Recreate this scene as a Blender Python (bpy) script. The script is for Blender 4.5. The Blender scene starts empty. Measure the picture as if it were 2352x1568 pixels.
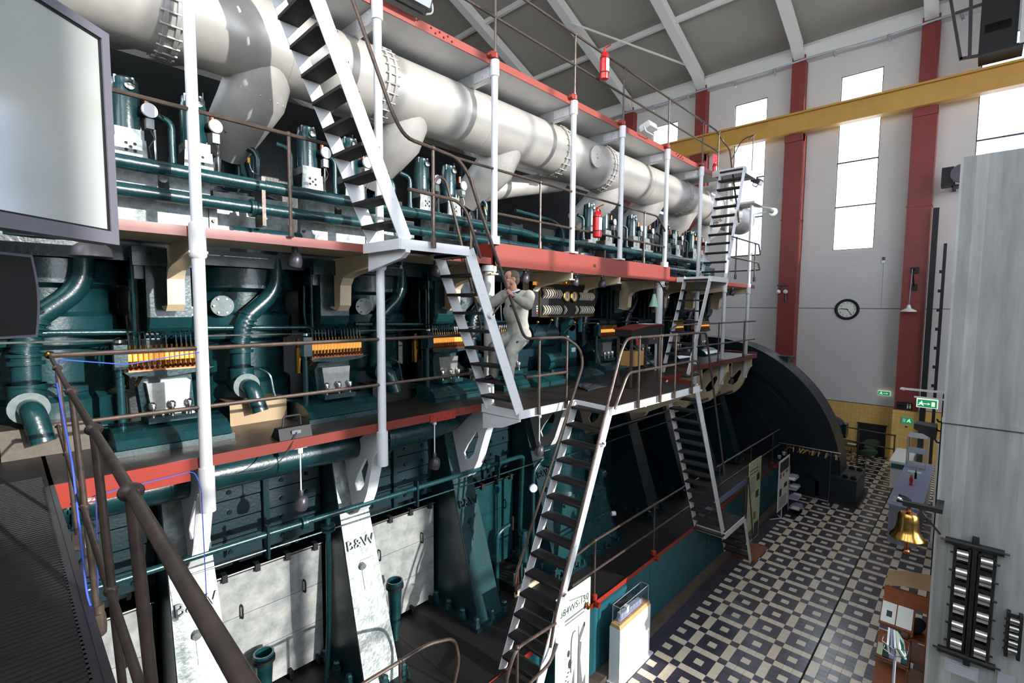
import bpy, bmesh, math, random
from mathutils import Vector, Matrix
random.seed(11)
scene = bpy.context.scene
COL = scene.collection
PI = math.pi

# ---------------------------------------------------------------- camera
cam_d = bpy.data.cameras.new('camera'); cam = bpy.data.objects.new('camera', cam_d); COL.objects.link(cam)
cam_d.sensor_width = 36.0; cam_d.lens = 1122.04 * 36.0 / 2352.0
cam_d.clip_start = 0.02; cam_d.clip_end = 400
def cam_matrix(yaw, pit, rol, loc):
    yaw, pit, rol = map(math.radians, (yaw, pit, rol))
    fwd = Vector((math.cos(yaw)*math.cos(pit), math.sin(yaw)*math.cos(pit), math.sin(pit)))
    rt = Vector((math.sin(yaw), -math.cos(yaw), 0)); up = rt.cross(fwd)
    c, s = math.cos(rol), math.sin(rol)
    r2 = c*rt + s*up; u2 = -s*rt + c*up
    m = Matrix((r2, u2, -fwd)).transposed().to_4x4(); m.translation = loc
    return m
cam.matrix_world = cam_matrix(43.595, -4.128, 0.390, Vector((0, 0, 6.45)))
scene.camera = cam

# ---------------------------------------------------------------- world, sun, exposure
w = bpy.data.worlds.new('sky'); scene.world = w; w.use_nodes = True
bg = w.node_tree.nodes['Background']; bg.inputs['Color'].default_value = (0.90, 0.95, 1.0, 1); bg.inputs['Strength'].default_value = 5.2
sun_d = bpy.data.lights.new('sun', 'SUN'); sun_d.energy = 5.2; sun_d.angle = math.radians(0.6); sun_d.color = (1.0, 0.93, 0.83)
sun = bpy.data.objects.new('sun', sun_d); COL.objects.link(sun)
SUN_DIR = Vector((-0.20, 1.0, -0.27)).normalized()
sun.rotation_euler = SUN_DIR.to_track_quat('-Z', 'Y').to_euler(); sun.location = (10, -20, 20)
scene.view_settings.view_transform = 'Standard'; scene.view_settings.look = 'None'
scene.view_settings.gamma = 1.0; scene.view_settings.use_curve_mapping = False
scene.view_settings.exposure = 0.38

# ---------------------------------------------------------------- helpers
def lin(c):
    return tuple((x/255/12.92 if x/255 <= 0.04045 else ((x/255+0.055)/1.055)**2.4) for x in c) + (1,)
MATS = {}
def mat(name, rgb, rough=0.5, metal=0.0, var=0.0, vscale=3.0, bump=0.0, bscale=40.0, rgb2=None, spec=0.5, emit=None, estr=0.0, stretch=(1, 1, 1), coat=0.0):
    m = bpy.data.materials.new(name); m.use_nodes = True
    nt = m.node_tree; N = nt.nodes; L = nt.links; b = N['Principled BSDF']
    b.inputs['Base Color'].default_value = lin(rgb); b.inputs['Roughness'].default_value = rough; b.inputs['Metallic'].default_value = metal
    b.inputs['Specular IOR Level'].default_value = spec
    b.inputs['Coat Weight'].default_value = coat; b.inputs['Coat Roughness'].default_value = 0.12
    if emit: b.inputs['Emission Color'].default_value = lin(emit); b.inputs['Emission Strength'].default_value = estr
    if var > 0 or bump > 0:
        g = N.new('ShaderNodeNewGeometry'); mp = N.new('ShaderNodeMapping'); L.new(g.outputs['Position'], mp.inputs['Vector'])
        mp.inputs['Scale'].default_value = stretch
    if var > 0:
        n = N.new('ShaderNodeTexNoise'); n.inputs['Scale'].default_value = vscale; n.inputs['Detail'].default_value = 6; n.inputs['Roughness'].default_value = 0.65
        L.new(mp.outputs['Vector'], n.inputs['Vector'])
        r = N.new('ShaderNodeValToRGB'); r.color_ramp.elements[0].position = 0.35; r.color_ramp.elements[1].position = 0.68
        c1 = lin(rgb); c2 = lin(rgb2) if rgb2 else tuple(x*(1-var) for x in c1[:3]) + (1,)
        r.color_ramp.elements[0].color = c2; r.color_ramp.elements[1].color = c1
        L.new(n.outputs['Fac'], r.inputs['Fac']); L.new(r.outputs['Color'], b.inputs['Base Color'])
        mr = N.new('ShaderNodeMapRange'); mr.inputs['To Min'].default_value = min(1, rough+0.10); mr.inputs['To Max'].default_value = max(0.03, rough-0.08)
        L.new(n.outputs['Fac'], mr.inputs['Value']); L.new(mr.outputs['Result'], b.inputs['Roughness'])
    if bump > 0:
        n2 = N.new('ShaderNodeTexNoise'); n2.inputs['Scale'].default_value = bscale; n2.inputs['Detail'].default_value = 4
        L.new(mp.outputs['Vector'], n2.inputs['Vector'])
        bp = N.new('ShaderNodeBump'); bp.inputs['Strength'].default_value = bump; bp.inputs['Distance'].default_value = 0.02
        L.new(n2.outputs['Fac'], bp.inputs['Height']); L.new(bp.outputs['Normal'], b.inputs['Normal'])
    MATS[name] = m
    return m

ORG = {}
class MB:
    def __init__(s): s.v = []; s.f = []
    def add(s, v, f):
        o = len(s.v); s.v += [Vector(p) for p in v]; s.f += [tuple(i+o for i in q) for q in f]; return s
    def box(s, x0, x1, y0, y1, z0, z1):
        if x0 > x1: x0, x1 = x1, x0
        if y0 > y1: y0, y1 = y1, y0
        if z0 > z1: z0, z1 = z1, z0
        v = [(x, y, z) for z in (z0, z1) for y in (y0, y1) for x in (x0, x1)]
        return s.add(v, [(0, 2, 3, 1), (4, 5, 7, 6), (0, 1, 5, 4), (2, 6, 7, 3), (0, 4, 6, 2), (1, 3, 7, 5)])
    def bar(s, p0, p1, w, h, up=(0, 0, 1)):
        p0, p1 = Vector(p0), Vector(p1); d = (p1-p0).normalized(); u = Vector(up)
        a = d.cross(u)
        if a.length < 1e-4: a = d.cross(Vector((1, 0, 0)))
        a.normalize(); u = a.cross(d); a *= w/2; u *= h/2
        v = [p0-a-u, p0+a-u, p0-a+u, p0+a+u, p1-a-u, p1+a-u, p1-a+u, p1+a+u]
        return s.add(v, [(0, 2, 3, 1), (4, 5, 7, 6), (0, 1, 5, 4), (2, 6, 7, 3), (0, 4, 6, 2), (1, 3, 7, 5)])
    def cyl(s, p0, p1, r, n=12, r2=None):
        p0, p1 = Vector(p0), Vector(p1); d = (p1-p0).normalized()
        a = d.orthogonal().normalized(); b = d.cross(a); r2 = r if r2 is None else r2
        v = []
        for p, q in ((p0, r), (p1, r2)):
            v += [p + (a*math.cos(2*PI*i/n) + b*math.sin(2*PI*i/n))*q for i in range(n)]
        f = [(i, (i+1) % n, n+(i+1) % n, n+i) for i in range(n)] + [tuple(range(n))[::-1], tuple(range(n, 2*n))]
        return s.add(v, f)
    def tube(s, pts, r, n=8, radii=None, caps=True):
        P = [Vector(p) for p in pts]; k = len(P)
        T = []
        for i in range(k):
            t = (P[min(i+1, k-1)]-P[max(i-1, 0)])
            T.append(t.normalized())
        a = T[0].orthogonal().normalized(); v = []
        for i in range(k):
            if i:
                ax = T[i-1].cross(T[i])
                if ax.length > 1e-6:
                    a = Matrix.Rotation(T[i-1].angle(T[i]), 3, ax) @ a
            a = (a - T[i]*a.dot(T[i])).normalized(); b = T[i].cross(a); q = radii[i] if radii else r
            v += [P[i] + (a*math.cos(2*PI*j/n) + b*math.sin(2*PI*j/n))*q for j in range(n)]
        f = [(i*n+j, i*n+(j+1) % n, (i+1)*n+(j+1) % n, (i+1)*n+j) for i in range(k-1) for j in range(n)]
        if caps: f += [tuple(range(n))[::-1], tuple(range((k-1)*n, k*n))]
        return s.add(v, f)
    def lathe(s, prof, o=(0, 0, 0), axis=(0, 0, 1), n=16, cap=True):
        o = Vector(o); d = Vector(axis).normalized(); a = d.orthogonal().normalized(); b = d.cross(a); v = []
        for r, h in prof:
            v += [o + d*h + (a*math.cos(2*PI*j/n) + b*math.sin(2*PI*j/n))*max(r, 1e-4) for j in range(n)]
        k = len(prof)
        f = [(i*n+j, i*n+(j+1) % n, (i+1)*n+(j+1) % n, (i+1)*n+j) for i in range(k-1) for j in range(n)]
        if cap: f += [tuple(range(n))[::-1], tuple(range((k-1)*n, k*n))]
        return s.add(v, f)
    def prism(s, poly, plane, a0, a1):
        # polygon in plane YZ (extruded along X), XZ (along Y) or XY (along Z)
        def P(u, v, w): return {'YZ': (w, u, v), 'XZ': (u, w, v), 'XY': (u, v, w)}[plane]
        n = len(poly); v = [P(u, q, a0) for u, q in poly] + [P(u, q, a1) for u, q in poly]
        f = [tuple(range(n))[::-1], tuple(range(n, 2*n))] + [(i, (i+1) % n, n+(i+1) % n, n+i) for i in range(n)]
        return s.add(v, f)
    def sphere(s, c, r, n=12, m=8, sc=(1, 1, 1)):
        c = Vector(c); v = [c+Vector((0, 0, -r*sc[2]))]
        for i in range(1, m):
            t = -PI/2 + PI*i/m
            v += [c + Vector((r*sc[0]*math.cos(t)*math.cos(2*PI*j/n), r*sc[1]*math.cos(t)*math.sin(2*PI*j/n), r*sc[2]*math.sin(t))) for j in range(n)]
        v.append(c+Vector((0, 0, r*sc[2]))); k = len(v)-1
        f = [(0, 1+(j+1) % n, 1+j) for j in range(n)]
        for i in range(m-2):
            f += [(1+i*n+j, 1+i*n+(j+1) % n, 1+(i+1)*n+(j+1) % n, 1+(i+1)*n+j) for j in range(n)]
        f += [(1+(m-2)*n+j, 1+(m-2)*n+(j+1) % n, k) for j in range(n)]
        return s.add(v, f)
    def holed(s, outer, holes, plane, a0, a1):
        bm = bmesh.new()
        def P(u, v, w): return {'YZ': (w, u, v), 'XZ': (u, w, v), 'XY': (u, v, w)}[plane]
        es = []
        for lp in [outer]+holes:
            vs = [bm.verts.new(P(u, q, 0)) for u, q in lp]
            es += [bm.edges.new((vs[i], vs[(i+1) % len(vs)])) for i in range(len(vs))]
        bmesh.ops.triangle_fill(bm, use_beauty=True, edges=es)
        bm.verts.index_update(); base = [v.co.copy() for v in bm.verts]
        fs = [tuple(v.index for v in f.verts) for f in bm.faces]; bm.free()
        ax = Vector(P(0, 0, 1)); n = len(base)
        v = [p+ax*a0 for p in base] + [p+ax*a1 for p in base]
        f = [q[::-1] for q in fs] + [tuple(i+n for i in q) for q in fs]
        o = 0
        for lp in [outer]+holes:
            m = len(lp); f += [(o+i, o+(i+1) % m, n+o+(i+1) % m, n+o+i) for i in range(m)]; o += m
        return s.add(v, f)
    def xf(s, M):
        s.v = [M @ p for p in s.v]; return s
    def build(s, name, m, parent=None, smooth=True, label=None, fix=True, ang=38):
        og = ORG.get(parent.name, Vector((0, 0, 0))) if parent else Vector((0, 0, 0))
        me = bpy.data.meshes.new(name); me.from_pydata([p-og for p in s.v], [], s.f); me.update()
        if fix:
            bm = bmesh.new(); bm.from_mesh(me); bmesh.ops.recalc_face_normals(bm, faces=bm.faces); bm.to_mesh(me); bm.free()
        if smooth:
            me.polygons.foreach_set('use_smooth', [True]*len(me.polygons)); me.set_sharp_from_angle(angle=math.radians(ang))
        me.materials.append(MATS[m] if isinstance(m, str) else m)
        o = bpy.data.objects.new(name, me); COL.objects.link(o)
        if parent: o.parent = parent; ORG[o.name] = og
        if label: o['label'] = label
        return o

def tag(o, label=None, cat=None, group=None, kind=None):
    if label: o['label'] = label
    if cat: o['category'] = cat
    if group: o['group'] = group
    if kind: o['kind'] = kind
    return o
def thing(name, label, cat, loc=(0, 0, 0), group=None, kind=None):
    o = bpy.data.objects.new(name, None); COL.objects.link(o); o.location = loc; o.empty_display_size = 0.1
    ORG[o.name] = Vector(loc)
    return tag(o, label, cat, group, kind)
def copy_tree(o, off=(0, 0, 0), label=None, parent=None):
    c = o.copy(); COL.objects.link(c); c.parent = parent
    if parent is None or off != (0, 0, 0): c.location = o.location + Vector(off)
    if parent: ORG[c.name] = ORG.get(parent.name, Vector((0,0,0)))
    else: ORG[c.name] = ORG.get(o.name, Vector((0, 0, 0))) + Vector(off)
    if label: c['label'] = label
    for ch in o.children: copy_tree(ch, (0, 0, 0), None, c)
    return c
def fil(pts, r=0.1, n=4):
    P = [Vector(p) for p in pts]; out = [P[0]]
    for i in range(1, len(P)-1):
        a = (P[i-1]-P[i]); b = (P[i+1]-P[i]); q = min(r, a.length*0.49, b.length*0.49)
        a = P[i]+a.normalized()*q; b = P[i]+b.normalized()*q
        for k in range(n+1):
            t = k/n; out.append((1-t)**2*a + 2*t*(1-t)*P[i] + t*t*b)
    out.append(P[-1]); return out
TMP = bpy.data.scenes.new('workbench_tmp')
def evaluated_mesh(ob):
    # evaluate one object in an otherwise empty scene, so that the big scene need not be rebuilt each time
    TMP.collection.objects.link(ob); vl = TMP.view_layers[0]; vl.update(); dg = vl.depsgraph
    me = bpy.data.meshes.new_from_object(ob.evaluated_get(dg)); TMP.collection.objects.unlink(ob)
    return me
def text_mb(txt, size, depth=0.002):
    """lettering as mesh in local XY plane, centred"""
    cu = bpy.data.curves.new('lettering', 'FONT'); cu.body = txt; cu.size = size; cu.extrude = depth; cu.align_x = 'CENTER'; cu.align_y = 'CENTER'; cu.resolution_u = 2
    ob = bpy.data.objects.new('lettering', cu); me = evaluated_mesh(ob)
    mb = MB(); mb.add([v.co.copy() for v in me.vertices], [tuple(p.vertices) for p in me.polygons])
    bpy.data.objects.remove(ob); bpy.data.curves.remove(cu); bpy.data.meshes.remove(me)
    return mb
def frame(o, ex, ey):
    ex = Vector(ex).normalized(); ey = Vector(ey); ey = (ey-ex*ey.dot(ex)).normalized(); ez = ex.cross(ey)
    m = Matrix((ex, ey, ez)).transposed().to_4x4(); m.translation = Vector(o); return m

# ---------------------------------------------------------------- materials
mat('teal', (21, 64, 69), 0.27, 0, 0.35, 5, 0.12, 30, spec=0.6, coat=0.3)
mat('teal_dark', (15, 44, 52), 0.3, 0, 0.4, 5, 0.12, 30, coat=0.3)
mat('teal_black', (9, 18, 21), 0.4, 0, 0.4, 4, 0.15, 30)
mat('blue_panel', (36, 96, 106), 0.45, 0, 0.2, 2.5, 0.05, 20)
mat('navy', (28, 38, 48), 0.35, 0, 0.3, 2, 0.08, 12)
mat('white_paint', (232, 232, 234), 0.35, 0, 0.06, 3, 0.03, 25)
mat('cream_paint', (226, 206, 172), 0.4, 0, 0.08, 3)
mat('grey_white', (206, 206, 205), 0.45, 0, 0.10, 3, 0.04, 20)
mat('silver_and_glint', (166, 170, 168), 0.42, 0.45, 0.5, 9, 0.25, 24, rgb2=(112, 122, 122))
mat('door_silver', (188, 189, 185), 0.42, 0.3, 0.4, 4, 0.15, 10, rgb2=(134, 140, 139))
mat('alu', (210, 205, 198), 0.36, 0.35, 0.16, 2.2, 0.05, 5)
mat('alu_dull', (196, 192, 187), 0.5, 0.25, 0.25, 2.5, 0.05, 6)
mat('steel', (200, 200, 198), 0.2, 1.0)
mat('steel_dark', (70, 68, 66), 0.35, 0.8)
mat('red_trim', (122, 43, 32), 0.4, 0, 0.12, 3)
mat('red_bright', (150, 44, 28), 0.4, 0, 0.12, 3)
mat('red_girder', (152, 72, 62), 0.35, 0, 0.10, 2)
mat('dark_red', (110, 30, 26), 0.45)
mat('deck', (52, 46, 43), 0.42, 0.1, 0.3, 6, 0.3, 60)
mat('rubber', (40, 38, 38), 0.55, 0, 0.2, 8)
mat('tread', (34, 31, 31), 0.75, 0, 0.2, 20, 0.3, 80)
mat('rail', (98, 82, 72), 0.38, 0.35, 0.4, 18, 0.05, 40, rgb2=(70, 60, 56))
mat('black', (16, 16, 18), 0.6)
mat('black_gloss', (14, 14, 17), 0.12)
mat('brass', (226, 172, 84), 0.22, 1.0, 0.2, 12)
mat('bell_bronze', (176, 138, 72), 0.2, 1.0, 0.2, 8)
mat('copper', (176, 106, 70), 0.3, 1.0, 0.3, 20)
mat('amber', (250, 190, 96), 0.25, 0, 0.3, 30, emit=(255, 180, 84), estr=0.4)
mat('tin', (205, 205, 200), 0.3, 0.9, 0.3, 20)
mat('extinguisher', (205, 22, 24), 0.25, 0, coat=0.4)
mat('paper', (236, 238, 230), 0.55)
mat('print_grey', (120, 122, 122), 0.6, 0, 0.5, 30)
mat('print_dark', (58, 60, 64), 0.6, 0, 0.3, 30)
mat('mint', (206, 226, 206), 0.5, 0, 0.08, 2)
mat('pale_green', (206, 214, 176), 0.5, 0, 0.2, 3)
mat('wood', (150, 84, 46), 0.4, 0, 0.35, 6, 0.05, 30, stretch=(1, 1, 8))
mat('wood_light', (205, 168, 112), 0.45, 0, 0.25, 6, stretch=(6, 1, 1))
mat('cardboard', (176, 140, 100), 0.8, 0, 0.1, 6)
mat('lamp_grey', (70, 66, 72), 0.35, 0.3)
mat('red_column', (140, 54, 47), 0.5, 0, 0.15, 3)
mat('beam_yellow', (206, 156, 72), 0.5, 0, 0.12, 1.5)
mat('sign_green', (20, 120, 84), 0.4, emit=(20, 140, 90), estr=0.5)
mat('sign_lit', (236, 245, 225), 0.4, emit=(236, 250, 220), estr=0.5)
mat('skin', (206, 150, 128), 0.55, 0, 0.12, 18)
mat('hair', (104, 86, 74), 0.7, 0, 0.4, 60)
mat('coverall', (170, 168, 158), 0.85, 0, 0.14, 6, 0.25, 16)
mat('cloth_dark', (38, 42, 54), 0.85)
mat('shirt', (200, 214, 234), 0.8)
mat('chair_green', (56, 82, 64), 0.7, 0, 0.15, 10)
mat('counter_grey', (172, 176, 184), 0.5, 0.2)
mat('counter_top', (150, 156, 190), 0.35)
mat('red_plastic', (190, 40, 34), 0.4)
mat('blue_cable', (70, 96, 200), 0.5)
mat('yellow_plastic', (235, 180, 40), 0.4)
mat('box_carton', (170, 128, 72), 0.7)
mat('lamp_green', (150, 190, 165), 0.4)
mat('tread_grey', (98, 91, 82), 0.5, 0.4, 0.2, 30)
mat('disc_grey', (112, 126, 126), 0.5, 0.2, 0.25, 20)
mat('letter_shade', (128, 132, 132), 0.5, 0.3)
# ================================================================ the hall
def node_mat(name, fn):
    m = bpy.data.materials.new(name); m.use_nodes = True; fn(m.node_tree, m.node_tree.nodes, m.node_tree.links, m.node_tree.nodes['Principled BSDF']); MATS[name] = m
def _concrete(nt, N, L, b):
    g = N.new('ShaderNodeNewGeometry'); sx = N.new('ShaderNodeSeparateXYZ'); L.new(g.outputs['Position'], sx.inputs[0])
    mu = N.new('ShaderNodeMath'); mu.operation = 'MULTIPLY'; mu.inputs[1].default_value = 1/0.125; L.new(sx.outputs['Y'], mu.inputs[0])
    fl = N.new('ShaderNodeMath'); fl.operation = 'FLOOR'; L.new(mu.outputs[0], fl.inputs[0])
    wn = N.new('ShaderNodeTexWhiteNoise'); wn.noise_dimensions = '1D'; L.new(fl.outputs[0], wn.inputs['W'])
    fr = N.new('ShaderNodeMath'); fr.operation = 'FRACT'; L.new(mu.outputs[0], fr.inputs[0])
    mp = N.new('ShaderNodeMapping'); mp.inputs['Scale'].default_value = (4, 4, 0.5); L.new(g.outputs['Position'], mp.inputs[0])
    n = N.new('ShaderNodeTexNoise'); n.inputs['Scale'].default_value = 2.5; n.inputs['Detail'].default_value = 7; L.new(mp.outputs[0], n.inputs['Vector'])
    r = N.new('ShaderNodeValToRGB'); r.color_ramp.elements[0].position = 0.3; r.color_ramp.elements[1].position = 0.75
    r.color_ramp.elements[0].color = lin((146, 146, 144)); r.color_ramp.elements[1].color = lin((178, 177, 174)); L.new(n.outputs['Fac'], r.inputs['Fac'])
    mx = N.new('ShaderNodeMix'); mx.data_type = 'RGBA'; mx.blend_type = 'MULTIPLY'; mx.inputs['Factor'].default_value = 1
    mr = N.new('ShaderNodeMapRange'); mr.inputs['To Min'].default_value = 0.70; mr.inputs['To Max'].default_value = 1.08; L.new(wn.outputs['Value'], mr.inputs['Value'])
    cc = N.new('ShaderNodeCombineColor'); [L.new(mr.outputs[0], cc.inputs[i]) for i in range(3)]
    L.new(r.outputs['Color'], mx.inputs['A']); L.new(cc.outputs[0], mx.inputs['B']); L.new(mx.outputs['Result'], b.inputs['Base Color'])
    b.inputs['Roughness'].default_value = 0.8
    bp = N.new('ShaderNodeBump'); bp.inputs['Strength'].default_value = 0.5; bp.inputs['Distance'].default_value = 0.01
    ed = N.new('ShaderNodeMath'); ed.operation = 'SUBTRACT'; ed.inputs[1].default_value = 0.5; L.new(fr.outputs[0], ed.inputs[0])
    ab = N.new('ShaderNodeMath'); ab.operation = 'ABSOLUTE'; L.new(ed.outputs[0], ab.inputs[0])
    st = N.new('ShaderNodeMath'); st.operation = 'LESS_THAN'; st.inputs[1].default_value = 0.46; L.new(ab.outputs[0], st.inputs[0])
    ad = N.new('ShaderNodeMath'); ad.operation = 'ADD'; L.new(st.outputs[0], ad.inputs[0]); L.new(wn.outputs['Value'], ad.inputs[1])
    ad2 = N.new('ShaderNodeMath'); ad2.operation = 'ADD'; L.new(ad.outputs[0], ad2.inputs[0]); L.new(n.outputs['Fac'], ad2.inputs[1])
    L.new(ad2.outputs[0], bp.inputs['Height']); L.new(bp.outputs['Normal'], b.inputs['Normal'])
node_mat('concrete', _concrete)
def _wain(nt, N, L, b):
    g = N.new('ShaderNodeNewGeometry'); mp = N.new('ShaderNodeMapping'); mp.vector_type = 'POINT'; mp.inputs['Rotation'].default_value = (PI/2, 0, PI/2)
    sx = N.new('ShaderNodeSeparateXYZ'); L.new(g.outputs['Position'], sx.inputs[0]); cx = N.new('ShaderNodeCombineXYZ'); L.new(sx.outputs['Y'], cx.inputs[0]); L.new(sx.outputs['Z'], cx.inputs[1])
    br = N.new('ShaderNodeTexBrick'); br.offset = 0; br.inputs['Scale'].default_value = 1; br.inputs['Brick Width'].default_value = 0.15; br.inputs['Row Height'].default_value = 0.15
    br.inputs['Mortar Size'].default_value = 0.004; br.inputs['Color1'].default_value = lin((232, 192, 112)); br.inputs['Color2'].default_value = lin((224, 182, 100)); br.inputs['Mortar'].default_value = lin((190, 150, 80))
    L.new(cx.outputs[0], br.inputs['Vector']); L.new(br.outputs['Color'], b.inputs['Base Color']); b.inputs['Roughness'].default_value = 0.35
node_mat('wainscot_tile', _wain)
def _glass(nt, N, L, b):
    out = [n for n in N if n.type == 'OUTPUT_MATERIAL'][0]
    t = N.new('ShaderNodeBsdfTransparent'); t.inputs['Color'].default_value = (0.95, 0.97, 1, 1)
    gl = N.new('ShaderNodeBsdfGlossy'); gl.inputs['Roughness'].default_value = 0.03
    lw = N.new('ShaderNodeLayerWeight'); pw = N.new('ShaderNodeMath'); pw.operation = 'POWER'; pw.inputs[1].default_value = 4.0; L.new(lw.outputs['Facing'], pw.inputs[0])
    fr = N.new('ShaderNodeMath'); fr.operation = 'MULTIPLY_ADD'; fr.inputs[1].default_value = 0.45; fr.inputs[2].default_value = 0.03; L.new(pw.outputs[0], fr.inputs[0])
    mx = N.new('ShaderNodeMixShader'); L.new(fr.outputs[0], mx.inputs[0]); L.new(t.outputs[0], mx.inputs[1]); L.new(gl.outputs[0], mx.inputs[2]); L.new(mx.outputs[0], out.inputs['Surface'])
node_mat('pane_glass', _glass)
def _corr(nt, N, L, b):
    g = N.new('ShaderNodeNewGeometry'); sx = N.new('ShaderNodeSeparateXYZ'); L.new(g.outputs['Position'], sx.inputs[0])
    wv = N.new('ShaderNodeMath'); wv.operation = 'SINE'; mu = N.new('ShaderNodeMath'); mu.operation = 'MULTIPLY'; mu.inputs[1].default_value = 26; L.new(sx.outputs['Y'], mu.inputs[0]); L.new(mu.outputs[0], wv.inputs[0])
    r = N.new('ShaderNodeValToRGB'); r.color_ramp.elements[0].color = lin((150, 165, 205)); r.color_ramp.elements[1].color = lin((205, 215, 240))
    mr = N.new('ShaderNodeMapRange'); mr.inputs['From Min'].default_value = -1; L.new(wv.outputs[0], mr.inputs['Value']); L.new(mr.outputs[0], r.inputs['Fac']); L.new(r.outputs[0], b.inputs['Base Color']); b.inputs['Roughness'].default_value = 0.6
node_mat('corrugated', _corr)
mat('wall_paint', (214, 210, 205), 0.7, 0, 0.04, 1.2)
mat('wall_panel', (212, 209, 207), 0.65, 0, 0.05, 0.8)
mat('ceiling_paint', (158, 151, 140), 0.8, 0, 0.06, 1)
mat('rafter_paint', (222, 218, 210), 0.6)
mat('tile_dark', (72, 70, 82), 0.22, 0, 0.25, 2.2)
mat('tile_light', (242, 226, 202), 0.25, 0, 0.16, 2.0)
mat('grout', (40, 38, 37), 0.8)
mat('stone_curb', (104, 90, 78), 0.7, 0, 0.3, 6)
mat('dark_floor', (34, 32, 33), 0.5, 0, 0.3, 5)

HY0, HY1, HX0, HX1 = -12.0, 42.0, -2.2, 26.4
EAVE = 18.4; RIDGE_X = 12.1; SL = 0.40
# ---- floor: slab, laid tiles (3 by 3 dark squares with a light middle, light strips between)
fl = MB().box(HX0, HX1+0.3, HY0, HY1, -0.3, -0.012).build('floor', 'grout', None, False); tag(fl, kind='structure'); ORG[fl.name] = Vector((0, 0, 0))
TX, TY = 0.1572, 0.1522
X_C, Y_C = 9.773, 2.738
JOINT = 1.898
tiles = []
Minv = cam.matrix_world.inverted(); FPX = 1122.04
for i in range(-25, 110):
    for j in range(-16, 22):
        cx = X_C + i*TX; cy = Y_C - j*TY
        if cx > HX1-0.1 or cy > 4.42 or cx < 4.0: continue
        if cy < JOINT: cy -= 0.028
        white = ((i % 4) == 2) != ((j % 4) == 2) or ((i % 4) == 0 and (j % 4) == 0)
        if cy > 4.05: white = False
        p = Minv @ Vector((cx, cy, 0)); u = 1176 + FPX*p.x/-p.z; v = 784 - FPX*p.y/-p.z
        vis = (1495 < u < 2125 and 1240 < v < 1600 and not (u > 2010 and v > 1320) and cy < 4.0)
        tiles.append((vis, -p.length, cx, cy, white))
tiles.sort(key=lambda t: (not t[0], -t[1]))
tm = {}
for wht in (False, True):
    o = MB().box(-TX/2+0.002, TX/2-0.002, -TY/2+0.002, TY/2-0.002, -0.012, 0).build('tile', 'tile_light' if wht else 'tile_dark', None, False); tm[wht] = o.data; bpy.data.objects.remove(o)
for k, t in enumerate(tiles[:300]):
    o = bpy.data.objects.new('tile', tm[t[4]]); COL.objects.link(o); o.parent = fl; o.location = (t[2], t[3], 0)
rest = {False: MB(), True: MB()}
for t in tiles[300:]:
    rest[t[4]].box(t[2]-TX/2+0.002, t[2]+TX/2-0.002, t[3]-TY/2+0.002, t[3]+TY/2-0.002, -0.012, 0)
tag(rest[True].build('light_tile_field', 'tile_light', fl, False, fix=False), kind='stuff')
tag(rest[False].build('dark_tile_field', 'tile_dark', fl, False, fix=False), kind='stuff')

# ---- end wall with tall windows between steel columns
WB = [(-1.10, 0.43), (3.46, 4.98), (8.02, 9.54), (12.58, 14.10)]       # window openings in Y
WZ = [9.08, 11.0, 12.95, 14.9, 16.72]
mb = MB(); ys = [HY0] + [q for a in WB for q in a] + [HY1]
for a in range(0, len(ys), 2): mb.box(HX1, HX1+0.12, ys[a], ys[a+1], 0, EAVE+0.3)
for a, b in WB: mb.box(HX1, HX1+0.12, a, b, 0, WZ[0]).box(HX1, HX1+0.12, a, b, WZ[-1], EAVE+0.3)
we = mb.build('wall_end', 'wall_paint', None, False); tag(we, kind='structure'); ORG[we.name] = Vector((0, 0, 0))
COLY = [-2.5, 1.96, 6.6, 11.15, 15.4]
for a, b in zip(COLY[:-1], COLY[1:]):
    MB().box(HX1-0.03, HX1+0.001, a+0.32, b-0.32, 2.24, 6.44).build('cladding_panel', 'wall_panel', we, False)
    MB().box(HX1-0.045, HX1+0.001, a+0.32, b-0.32, 6.47, 9.0).build('cladding_panel', 'wall_panel', we, False)
    MB().box(HX1-0.012, HX1+0.001, a+0.32, b-0.32, 6.44, 6.47).build('panel_joint', 'steel_dark', we, False); MB().box(HX1-0.03, HX1+0.001, a+0.32, b-0.32, 2.215, 2.24).build('panel_joint', 'steel_dark', we, False)
    MB().box(HX1-0.02, HX1+0.001, a+0.32, b-0.32, 0, 2.215).build('wainscot', 'wainscot_tile', we, False)
for n, (a, b) in enumerate(WB):
    wn = thing('window_%d' % (n+1), None, None, (HX1, (a+b)/2, WZ[0]), kind='structure')
    fr = MB()
    for y in (a, b): fr.box(HX1+0.03, HX1+0.09, y-0.03, y+0.03, WZ[0]-0.03, WZ[-1]+0.03)
    for z in (WZ[0], WZ[-1]): fr.box(HX1+0.03, HX1+0.09, a, b, z-0.03, z+0.03)
    fr.build('window_frame', 'steel_dark', wn, False)
    for z in WZ[1:-1]: MB().box(HX1+0.03, HX1+0.09, a, b, z-0.03, z+0.03).build('transom', 'steel_dark', wn, False)
    for z0, z1 in zip(WZ[:-1], WZ[1:]):
        p = MB().box(HX1+0.055, HX1+0.061, a, b, z0, z1).build('pane', 'pane_glass', wn, False)
        gb = MB()
        for q in (0.33, 0.66): gb.box(HX1+0.049, HX1+0.067, a, b, z0+(z1-z0)*q-0.004, z0+(z1-z0)*q+0.004)
        gb.build('glazing_bar', 'counter_grey', p, False)
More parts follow.
